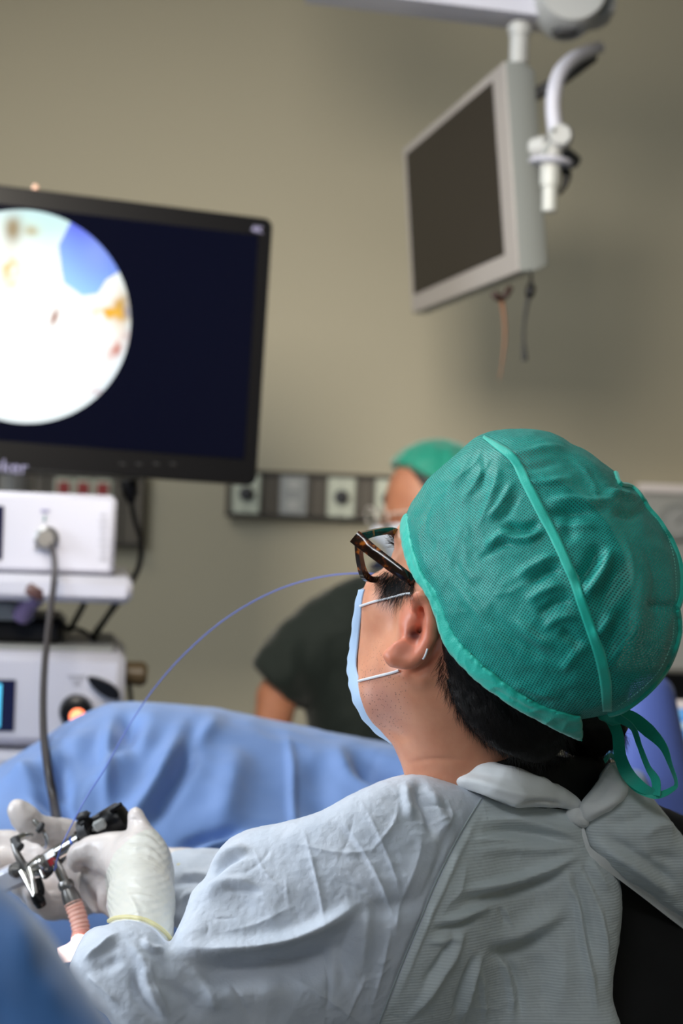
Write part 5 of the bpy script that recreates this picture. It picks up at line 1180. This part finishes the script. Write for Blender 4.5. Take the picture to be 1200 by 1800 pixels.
# faces of the back panel (right of the seam) carry the ribbed cloth
me = gowno.data; cen = np.empty(len(me.polygons)*3,np.float32); me.polygons.foreach_get('center', cen); cx, cy = proj(cen.reshape(-1,3).astype(float))
sx = np.interp(cy,[1404,1445,1500,1560,1625,1710,1800],[850,824,794,766,739,704,669]); me.polygons.foreach_set('material_index', (cx > sx).astype(np.int32))
gS = Surf((Vg,Fg))
seamm = mat('gown_seam',(168,178,182),0.7); ivory = mat('collar_knit',(236,238,238),0.8,sheen=0.5,bump=[('noise',900,0.3,0.0005),('noise',60,0.1,0.001)])
q = [gS.hit(x,y,0.0002) for x,y in catmull([(846,1404),(820,1445),(790,1500),(762,1560),(735,1625),(700,1710),(665,1800)],8)]; tube('seam', [a[0] for a in q if a is not None], 0.0009, seamm, gowno, 6)
OC1 = Outline([(731,1364),(745,1350),(775,1341),(820,1338),(868,1341),(910,1350),(955,1368),(990,1386),(1012,1402),(1022,1412),(1016,1424),(985,1418),(940,1416),(905,1418),(880,1410),(850,1396),(815,1385),(780,1386),(755,1380)], False)
def col1(p): 
    s = cone(p,P(760,1372,1.400),P(880,1390,1.375),0.030,0.040); s = smin(s, cone(p,P(880,1390,1.375),P(1010,1418,1.392),0.040,0.022),0.02); return smax(s, OC1(p), 0.006)
R = Relief(720,1330,1040,1440,1.2); R.stroke([(760,1372),(830,1372),(900,1392),(985,1410)],8,0.003); R.stroke([(800,1356),(880,1364),(950,1388)],7,-0.002); R.stroke([(905,1414),(950,1408),(1000,1416)],4,-0.003)
sculpt('collar', col1, (0.04,1.27,1.10), (0.24,1.47,1.25), 0.0026, ivory, gowno, R, 1, noise=[(50,0.0012,'crease')])
# far panel of the gown over the right shoulder, with its turned collar
OR = Outline([(1020,1424),(1040,1392),(1070,1342),(1085,1342),(1110,1368),(1150,1412),(1200,1476),(1260,1530),(1400,1640),(1400,1800),(1260,1668),(1200,1614),(1150,1578),(1100,1545),(1060,1516),(1038,1502),(1026,1470)], False)
def rsh(p):
    s = cone(p,P(1060,1440,1.45),P(1400,1640,1.60),0.075,0.085); s = smin(s, cone(p,P(1030,1450,1.43),P(1100,1400,1.48),0.05,0.05),0.03); return smax(s, OR(p), 0.010)
R = Relief(1000,1320,1260,1700,1.4); S = R.stroke
S([(1030,1470),(1080,1500),(1140,1540),(1200,1590)],9,.006); S([(1045,1462),(1100,1490),(1170,1540),(1200,1570)],9,-.005); S([(1120,1470),(1160,1450),(1190,1460)],10,.004); S([(1060,1450),(1120,1440),(1150,1420)],10,-.003); S([(1130,1500),(1180,1510),(1200,1520)],10,-.003)
ro, Vr, Fr = sculpt('far_panel', rsh, (0.16,1.28,0.90), (0.50,1.76,1.26), 0.0036, gownb, gowno, R, 1, noise=[(30,0.0014,'crease'),(70,0.0007,'crease')])
OC2 = Outline([(1018,1420),(1024,1408),(1050,1378),(1072,1342),(1082,1346),(1098,1368),(1104,1388),(1098,1402),(1075,1422),(1050,1438),(1032,1446),(1022,1440)], False)
def col2(p): return smax(smin(cone(p,P(1030,1425,1.388),P(1080,1370,1.405),0.022,0.036),cone(p,P(1030,1430,1.388),P(1090,1400,1.395),0.022,0.024),0.02), OC2(p), 0.006)
R = Relief(1000,1330,1120,1460,1.2); R.stroke([(1030,1435),(1065,1415),(1098,1395)],6,.0025); R.stroke([(1030,1415),(1055,1395),(1078,1360)],6,-.0015)
sculpt('collar', col2, (0.16,1.32,1.10), (0.26,1.48,1.24), 0.0026, ivory, gowno, R, 1, noise=[(60,0.0010,'crease')])
kc = P(1013,1438,1.372)
def kn(p): return smin(smin(ell(p,kc,(0.0075,0.007,0.006)), ell(p,kc+np.array([-0.002,0,0.004]),(0.006,0.006,0.005)),0.003), ell(p,kc+np.array([0.006,0,-0.001]),(0.004,0.005,0.006)),0.003)
sculpt('tie_knot', kn, kc-0.018, kc+0.018, 0.0015, ivory, gowno, noise=[(250,0.0012,'crease')])
tie('tie', [(1018,1446,1.374),(1024,1470,1.372),(1034,1494,1.372),(1060,1516,1.374),(1098,1542,1.39),(1140,1572,1.41),(1180,1602,1.43),(1230,1640,1.46)], [12,14,12,16,20,22,24,24], [30,20,10,10,20,10,0,0], ivory, gowno)
tie('tie', [(1020,1416,1.374),(1017,1428,1.370),(1014,1440,1.368)], [8,10,8], [0,20,0], ivory, gowno)
# thighs, lower body and stool under the gown, out of the picture but where the surgeon sits
def lower(p):
    s = cone(p,(0.20,1.55,0.62),(-0.05,1.85,0.58),0.10,0.08); s = smin(s, cone(p,(0.34,1.66,0.62),(0.12,1.98,0.58),0.10,0.08),0.03)
    s = smin(s, cone(p,(-0.05,1.85,0.58),(-0.03,1.78,0.12),0.07,0.05),0.03); s = smin(s, cone(p,(0.12,1.98,0.58),(0.14,1.92,0.12),0.07,0.05),0.03)
    s = smin(s, cone(p,(0.27,1.58,0.66),(0.24,1.54,0.90),0.15,0.14),0.06); 
    for a in ((-0.03,1.78),(0.14,1.92)): s = smin(s, cone(p,(a[0],a[1],0.05),(a[0]-0.10,a[1]+0.12,0.04),0.045,0.035),0.03)
    return s
sculpt('trousers', lower, (-0.3,1.3,-0.02), (0.56,2.3,1.05), 0.012, blackcloth, root)
r = thing('stool','round black stool under the surgeon in the pale grey gown','stool',(0.27,1.58,0.0))
lathe('seat', (0.27,1.58,0.46), (0.27,1.58,0.535), [(0,0.16),(0.2,0.18),(0.8,0.18),(1,0.16)], M['blackmatte'], r, 32); lathe('pole', (0.27,1.58,0.02), (0.27,1.58,0.46), [(0,0.22),(0.06,0.2),(0.08,0.025),(1,0.025)], M['steel2'], r, 24)
# ------------------------------------------------------------------ gloved hands of the surgeon
latex = mat('latex_glove',(232,222,216),0.38,sss=0.12,sssr=(0.006,0.004,0.003),coat=0.15,var=(40,(222,212,208),0.7),bump=[('noise',260,0.10,0.0006)])
latexc = mat('latex_cuff',(226,223,214),0.42,sss=0.10,sssr=(0.006,0.005,0.003),var=(30,(216,216,206),0.6),bump=[('noise',120,0.25,0.0012),('Z',70,0.25,0.0012)])
roll = mat('rolled_glove_rim',(226,216,166),0.4,sss=0.1)
def lglove(p):
    s = cone(p,P(248,1665,1.42),P(250,1585,1.49),0.0270,0.0285); s = smin(s, cone(p,P(250,1585,1.49),P(250,1525,1.56),0.0285,0.0300),0.01)
    s = smin(s, cone(p,P(252,1520,1.56),P(215,1505,1.60),0.0290,0.022),0.015)
    s = smin(s, cone(p,P(215,1500,1.60),P(180,1500,1.62),0.022,0.0185),0.01)
    th = chain(p,[(262,1490,1.575,0.020),(250,1458,1.585,0.0125),(243,1438,1.590,0.0108),(240,1430,1.592,0.0100)],0.006)
    s = smin(s, th, 0.010)
    ix = chain(p,[(190,1488,1.60,0.0150),(160,1488,1.605,0.0118),(138,1495,1.61,0.0106),(130,1508,1.62,0.0098),(129,1522,1.63,0.0088)],0.004); s = smin(s, ix, 0.006)
    md = chain(p,[(190,1510,1.62,0.0140),(165,1528,1.64,0.0112),(152,1548,1.66,0.0102),(156,1570,1.67,0.0092)],0.004)
    rg = chain(p,[(198,1530,1.625,0.0140),(176,1555,1.645,0.0108),(168,1578,1.66,0.0098),(176,1594,1.655,0.0088)],0.004)
    lt = chain(p,[(208,1545,1.62,0.0130),(190,1572,1.63,0.0098),(186,1592,1.635,0.0088),(194,1604,1.63,0.0080)],0.004)
    return smin(smin(smin(s, md, 0.003), rg, 0.0025), lt, 0.0025)
OL = Outline([(223,1440),(223,1428),(230,1420),(241,1418),(250,1424),(258,1440),(265,1452),(276,1462),(290,1480),(300,1500),(305,1525),(308,1560),(311,1600),(310,1640),(306,1680),(186,1680),(183,1640),(189,1610),(184,1606),(160,1612),(130,1600),(135,1560),(130,1536),(118,1525),(116,1500),(124,1486),(150,1470),(180,1462),(222,1460)], False)
def lg2(p): return smax(lglove(p), OL(p), 0.006)
R = Relief(100,1400,330,1690,1); S = R.stroke
for k in range(5): S([(196+k*3,1470+k*12-10),(222,1462+k*10),(262,1466+k*9),(296,1500+k*9)],3,0.0010 if k%2 else -0.0008)
S([(226,1444),(236,1440),(250,1446)],2.5,-0.0012); S([(232,1424),(240,1421),(248,1426)],5,0.0004); S([(190,1560),(200,1540),(204,1500)],10,0.0015)
S([(200,1590),(240,1575),(300,1590)],4,0.0012); S([(195,1620),(240,1600),(306,1612)],5,-0.0012); S([(215,1560),(240,1600),(245,1640)],5,0.0010)
lgo, Vl, Fl = sculpt('glove', lg2, (-0.30,1.36,0.92), (-0.10,1.76,1.16), 0.0026, latex, root, R, 1, noise=[(90,0.0005,'crease')])
lgo.data.materials.append(latexc)
me = lgo.data; cen = np.empty(len(me.polygons)*3,np.float32); me.polygons.foreach_get('center', cen); cx, cy = proj(cen.reshape(-1,3).astype(float))
# double thick cuff: everything on the wrist side of a slanting line over the back of the hand
lx = np.interp(cy,[1455,1470,1500,1540,1575,1600],[262,232,200,184,188,190]); me.polygons.foreach_set('material_index', ((cx > lx)&(cy > 1458)).astype(np.int32))
lS = Surf((Vl,Fl))
q = [lS.hit(x,y,0.0004) for x,y in catmull([(190,1620),(205,1614),(230,1613),(255,1618),(275,1628),(290,1640),(300,1652)],6)]; tube('cuff_rim', [a[0] for a in q if a is not None], 0.0020, roll, lgo, 8)
# right hand, thumb hooked in the scope's ring, fingers curled below
def rglove(p):
    s = cone(p,P(330,1545,1.70),P(230,1540,1.74),0.030,0.030); s = smin(s, cone(p,P(230,1535,1.74),P(150,1520,1.745),0.032,0.030),0.02)
    s = smin(s, cone(p,P(150,1510,1.745),P(100,1490,1.735),0.026,0.020),0.015)
    th = chain(p,[(140,1480,1.735,0.0200),(112,1468,1.72,0.0160),(82,1462,1.705,0.0135),(60,1455,1.695,0.0128),(44,1438,1.690,0.0125),(32,1424,1.688,0.0112)],0.006)
    s = smin(s, th, 0.010)
    f1 = chain(p,[(110,1500,1.745,0.0170),(62,1492,1.76,0.0135),(20,1482,1.765,0.0125),(-25,1478,1.76,0.0115),(-45,1496,1.75,0.0105)],0.004)
    f2 = chain(p,[(115,1520,1.745,0.0170),(60,1515,1.755,0.0135),(12,1512,1.75,0.0120),(-18,1520,1.735,0.0110),(-20,1540,1.72,0.0100)],0.004)
    f3 = chain(p,[(150,1550,1.745,0.0180),(100,1568,1.74,0.0160),(58,1568,1.725,0.0140),(34,1552,1.705,0.0115),(40,1538,1.69,0.0100)],0.004)
    f4 = chain(p,[(175,1570,1.735,0.0170),(130,1590,1.725,0.0150),(90,1594,1.71,0.0130),(66,1584,1.70,0.0112),(60,1566,1.69,0.0100)],0.004)
    for f in (f1,f2,f3,f4): s = smin(s, f, 0.0035)
    return s
R = Relief(-60,1390,340,1640,1.2); S = R.stroke
S([(44,1450),(56,1440),(64,1430)],2.5,-0.0012); S([(60,1446),(68,1452),(72,1462)],2.5,0.001); S([(30,1412),(38,1414),(44,1422)],4,0.0006); S([(110,1450),(118,1470),(110,1488)],4,0.0012); S([(140,1455),(150,1475),(146,1495)],4,-0.001)
S([(80,1575),(110,1580),(150,1570)],4,-0.0012); S([(150,1585),(165,1600),(170,1612)],3,0.001); S([(170,1580),(182,1592),(186,1606)],3,-0.001)
rgo, _, _ = sculpt('glove', rglove, (-0.40,1.62,0.92), (-0.10,1.80,1.16), 0.0028, latex, root, R, 1, noise=[(80,0.0007,'crease')])
# right sleeve end coming from behind
OSL = Outline([(300,1528),(318,1522),(345,1525),(372,1530),(460,1540),(520,1640),(420,1700),(318,1640),(312,1600),(306,1560)], False)
def rsl(p): return smax(smin(cone(p,P(320,1560,1.69),P(520,1590,1.62),0.036,0.05), cone(p,P(520,1590,1.62),P(900,1560,1.62),0.05,0.06),0.02), -0.0+0*p[...,0]-1, 0.001)
R = Relief(290,1500,480,1700,1.2); R.stroke([(305,1560),(340,1548),(380,1560)],6,-0.005); R.stroke([(310,1545),(345,1535),(390,1545)],5,0.003); R.stroke([(318,1590),(335,1570),(370,1575)],6,0.004)
sculpt('far_sleeve', rsl, (-0.24,1.50,0.88), (0.30,1.80,1.16), 0.0046, gownm, gowno, R, 1, noise=[(30,0.0025,'crease'),(70,0.0012,'crease')])
tube('cuff_rim', [P(306,1524,1.665),P(316,1521,1.66),P(328,1524,1.66),P(336,1530,1.665)], 0.0022, roll, rgo, 8)

# ------------------------------------------------------------------ the scope
r = thing('endoscope','steel endoscope with black camera head held in both gloved hands','endoscope',P(110,1505,1.66))
A = P(32,1545,1.655); B = P(142,1472,1.635)
def at(x,y,d): return P(x,y,d)
lathe('shaft', at(104,1499,1.635), at(142,1476,1.632), [(0,0.0080),(0.68,0.0080),(0.70,0.0068),(0.78,0.0068),(0.79,0.0086),(1,0.0086)], M['steel'], r, 28)
lathe('blue_ring', at(130,1483.5,1.6325), at(134,1481,1.632), [(0,0.0083),(1,0.0083)], mat('blue_ring',(60,84,150),0.3,0.4), r, 24)
lathe('shaft', at(76,1519,1.645), at(106,1500,1.636), [(0,0.0084),(0.1,0.0092),(0.9,0.0092),(1,0.0084)], M['steel2'], r, 8)
lathe('valve_body', at(58,1528,1.64), at(79,1513,1.635), [(0,0.0076),(0.08,0.0084),(0.8,0.0084),(0.86,0.007),(1,0.007)], M['steel'], r, 26)
lathe('red_ring', at(93,1509,1.634), at(98,1519,1.632), [(0,0.0058),(1,0.0054)], mat('red_ring',(150,34,40),0.35), r, 16)
lathe('valve_pin', at(72,1530,1.63), at(77,1543,1.625), [(0,0.0022),(1,0.0016)], M['steel'], r, 10)
lathe('valve_block', at(70,1520,1.65), at(86,1534,1.655), [(0,0.010),(1,0.008)], M['darkgrey'], r, 12)
lathe('insertion_shaft', at(60,1528,1.645), at(-90,1620,1.70), [(0,0.0045),(1,0.0045)], M['steel'], r, 18)
lp = lathe('light_post', at(96,1513,1.632), at(117,1556,1.628), [(0,0.0046),(0.5,0.0048),(0.85,0.0048),(0.88,0.0060),(1,0.0060)], M['steel'], r, 22)
lathe('light_connector', at(113,1548,1.628), at(129,1588,1.625), [(0,0.0062),(0.12,0.0076),(0.3,0.0076),(0.36,0.0066),(0.5,0.0074),(0.7,0.0084),(1,0.0088)], M['steel2'], r, 26)
# the ribbed light guide with its glowing end
cen_ = catmull([P(128,1586,1.625),P(134,1602,1.622),P(140,1622,1.618),P(143,1640,1.614),P(141,1652,1.610)], 14); n = len(cen_); rad = np.array([0.0080+0.0009*(math.sin(i*1.15)>0) for i in range(n)])
gd = mat('salmon_guide',(232,188,174),0.45,sss=0.2,emit=(255,140,110),es=0.10)
V, F = tube_np(cen_, rad, 18); link('light_guide', mesh_py('light_guide',V,F), gd, r)
tube('light_guide_end', [P(142,1650,1.611),P(138,1662,1.605),P(126,1673,1.600),P(104,1681,1.595)], [0.0082,0.0084,0.0082,0.0074], mat('glowing_guide',(255,236,232),0.4,emit=(255,222,214),es=2.2), r, 18)
# bridge levers
for (a,b_,c_) in (((38,1533),(50,1556),(61,1576)),((52,1528),(58,1548),(62,1572))):
    tube('lever', [P(*a,1.635),P(*b_,1.622),P(*c_,1.615)], [0.0036,0.0024,0.0028], M['steel'], r, 12)
tube('lever_tip', [P(60,1572,1.616),P(68,1582,1.618),P(73,1592,1.62)], [0.0046,0.0062,0.0052], M['black'], r, 12)
tube('lever_tip', [P(66,1545,1.63),P(70,1565,1.625),P(70,1585,1.622)], [0.004,0.005,0.003], M['black'], r, 10)
# thumb ring and its arm
ringc = P(66,1463,1.69); t = np.linspace(0,2*math.pi,29); ax1 = np.array([0.30,-0.75,0.35]); ax1 /= np.linalg.norm(ax1); ax2 = np.array([-0.62,0.1,0.78]); ax2 -= ax1*(ax1@ax2); ax2 /= np.linalg.norm(ax2)
rg = ringc+np.outer(np.cos(t),ax1)*0.0165+np.outer(np.sin(t),ax2)*0.0165; V, F = tube_np(rg,0.0024,8); ro_ = link('thumb_ring', mesh_py('thumb_ring',V,F), M['steel'], r)
tube('ring_cover', [P(66,1462,1.668),P(71,1456,1.668),P(74,1448,1.672)], [0.0028,0.0036,0.0028], M['darkgrey'], ro_, 10)
tube('ring_arm', [P(56,1468,1.672),P(40,1470,1.66),P(28,1476,1.65)], [0.0025,0.004,0.0035], M['steel'], r, 10)
tube('ring_arm', [P(26,1474,1.65),P(30,1485,1.645),P(36,1490,1.642)], 0.0048, M['darkgrey'], r, 10)
tube('ring_arm', [P(24,1484,1.645),P(30,1500,1.64),P(38,1516,1.638),P(44,1530,1.638)], [0.003,0.0034,0.004,0.0045], M['steel2'], r, 12)
lathe('lever_wing', P(22,1530,1.64), P(36,1528,1.635), [(0,0.0062),(0.5,0.0075),(1,0.003)], M['steel2'], r, 16)
# black camera head
cf3 = Frame(P(180,1452,1.635), P(215,1434,1.63)-P(145,1470,1.64), P(170,1430,1.60)-P(180,1452,1.635)); 
hd = lathe('camera_head', P(138,1476,1.635), P(222,1433,1.625), [(0,0.0085),(0.10,0.0095),(0.22,0.0100),(0.28,0.0130),(0.45,0.0135),(0.60,0.0145),(0.90,0.0155),(0.97,0.013),(1,0.007)], M['black'], r, 28)
box('button_block', cf3, (-0.003,0,0.0135), (0.026,0.016,0.006), M['darkgrey'], hd, 0.003)
box('button', cf3, (0.000,-0.004,0.0170), (0.009,0.006,0.003), M['greyplastic'], hd, 0.0015)
bf = Frame(P(152,1449,1.622), (0.93,0.0,0.36), (-0.36,0.1,0.93)); box('focus_knob', bf, (-0.001,0,-0.001), (0.0165,0.018,0.019), M['black'], hd, 0.006)
box('focus_cap', bf, (-0.001,0,0.009), (0.0150,0.016,0.007), M['darkgrey'], hd, 0.004)
lathe('focus_ring', P(146,1462,1.625), P(160,1456,1.622), [(0,0.012),(1,0.012)], M['darkgrey'], hd, 20)
tube('lever', [P(196,1424,1.615),P(204,1419,1.612),P(213,1413,1.61)], [0.0034,0.0026,0.0020], M['black'], hd, 8)
box('side_port', Frame(P(175,1450,1.607),(0.88,0.0,0.45),(-0.45,0,0.88)), (0,0,0), (0.012,0.008,0.010), M['greyplastic'], hd, 0.002)
# clear block left of the scope
r = thing('irrigation_block','clear plastic irrigation block beside the scope levers at the gloved fingers','irrigation block',P(25,1540,1.65))
clear = mat('clear_plastic',(222,226,240),0.12,alpha=0.85,coat=0.5)
box('housing', Frame(P(22,1541,1.65),(0.90,0.1,0.42),(-0.42,0,0.90)), (0,0,0), (0.034,0.024,0.022), clear, r, 0.004)
lathe('outlet', P(-2,1556,1.655), P(-60,1590,1.67), [(0,0.007),(1,0.006)], clear, r, 16)
# guidewire
q = catmull([P(96,1530,1.628),P(104,1498,1.605),P(120,1462,1.60),P(150,1405,1.62),P(185,1350,1.66),P(230,1270,1.72),P(275,1205,1.74),P(330,1144,1.74),P(400,1085,1.72),P(480,1040,1.70),P(560,1015,1.67),P(640,1008,1.64),P(720,1020,1.62),P(800,1060,1.61),P(880,1120,1.62),P(950,1220,1.66),P(1000,1340,1.72),P(1020,1450,1.80)], 10)
V, F = tube_np(q, 0.00065, 6); o = link('guidewire', mesh_py('guidewire',V,F), mat('blue_wire',(92,118,214),0.4)); tag(o,'thin blue guidewire arching from the scope up past the eyeglasses','guidewire')
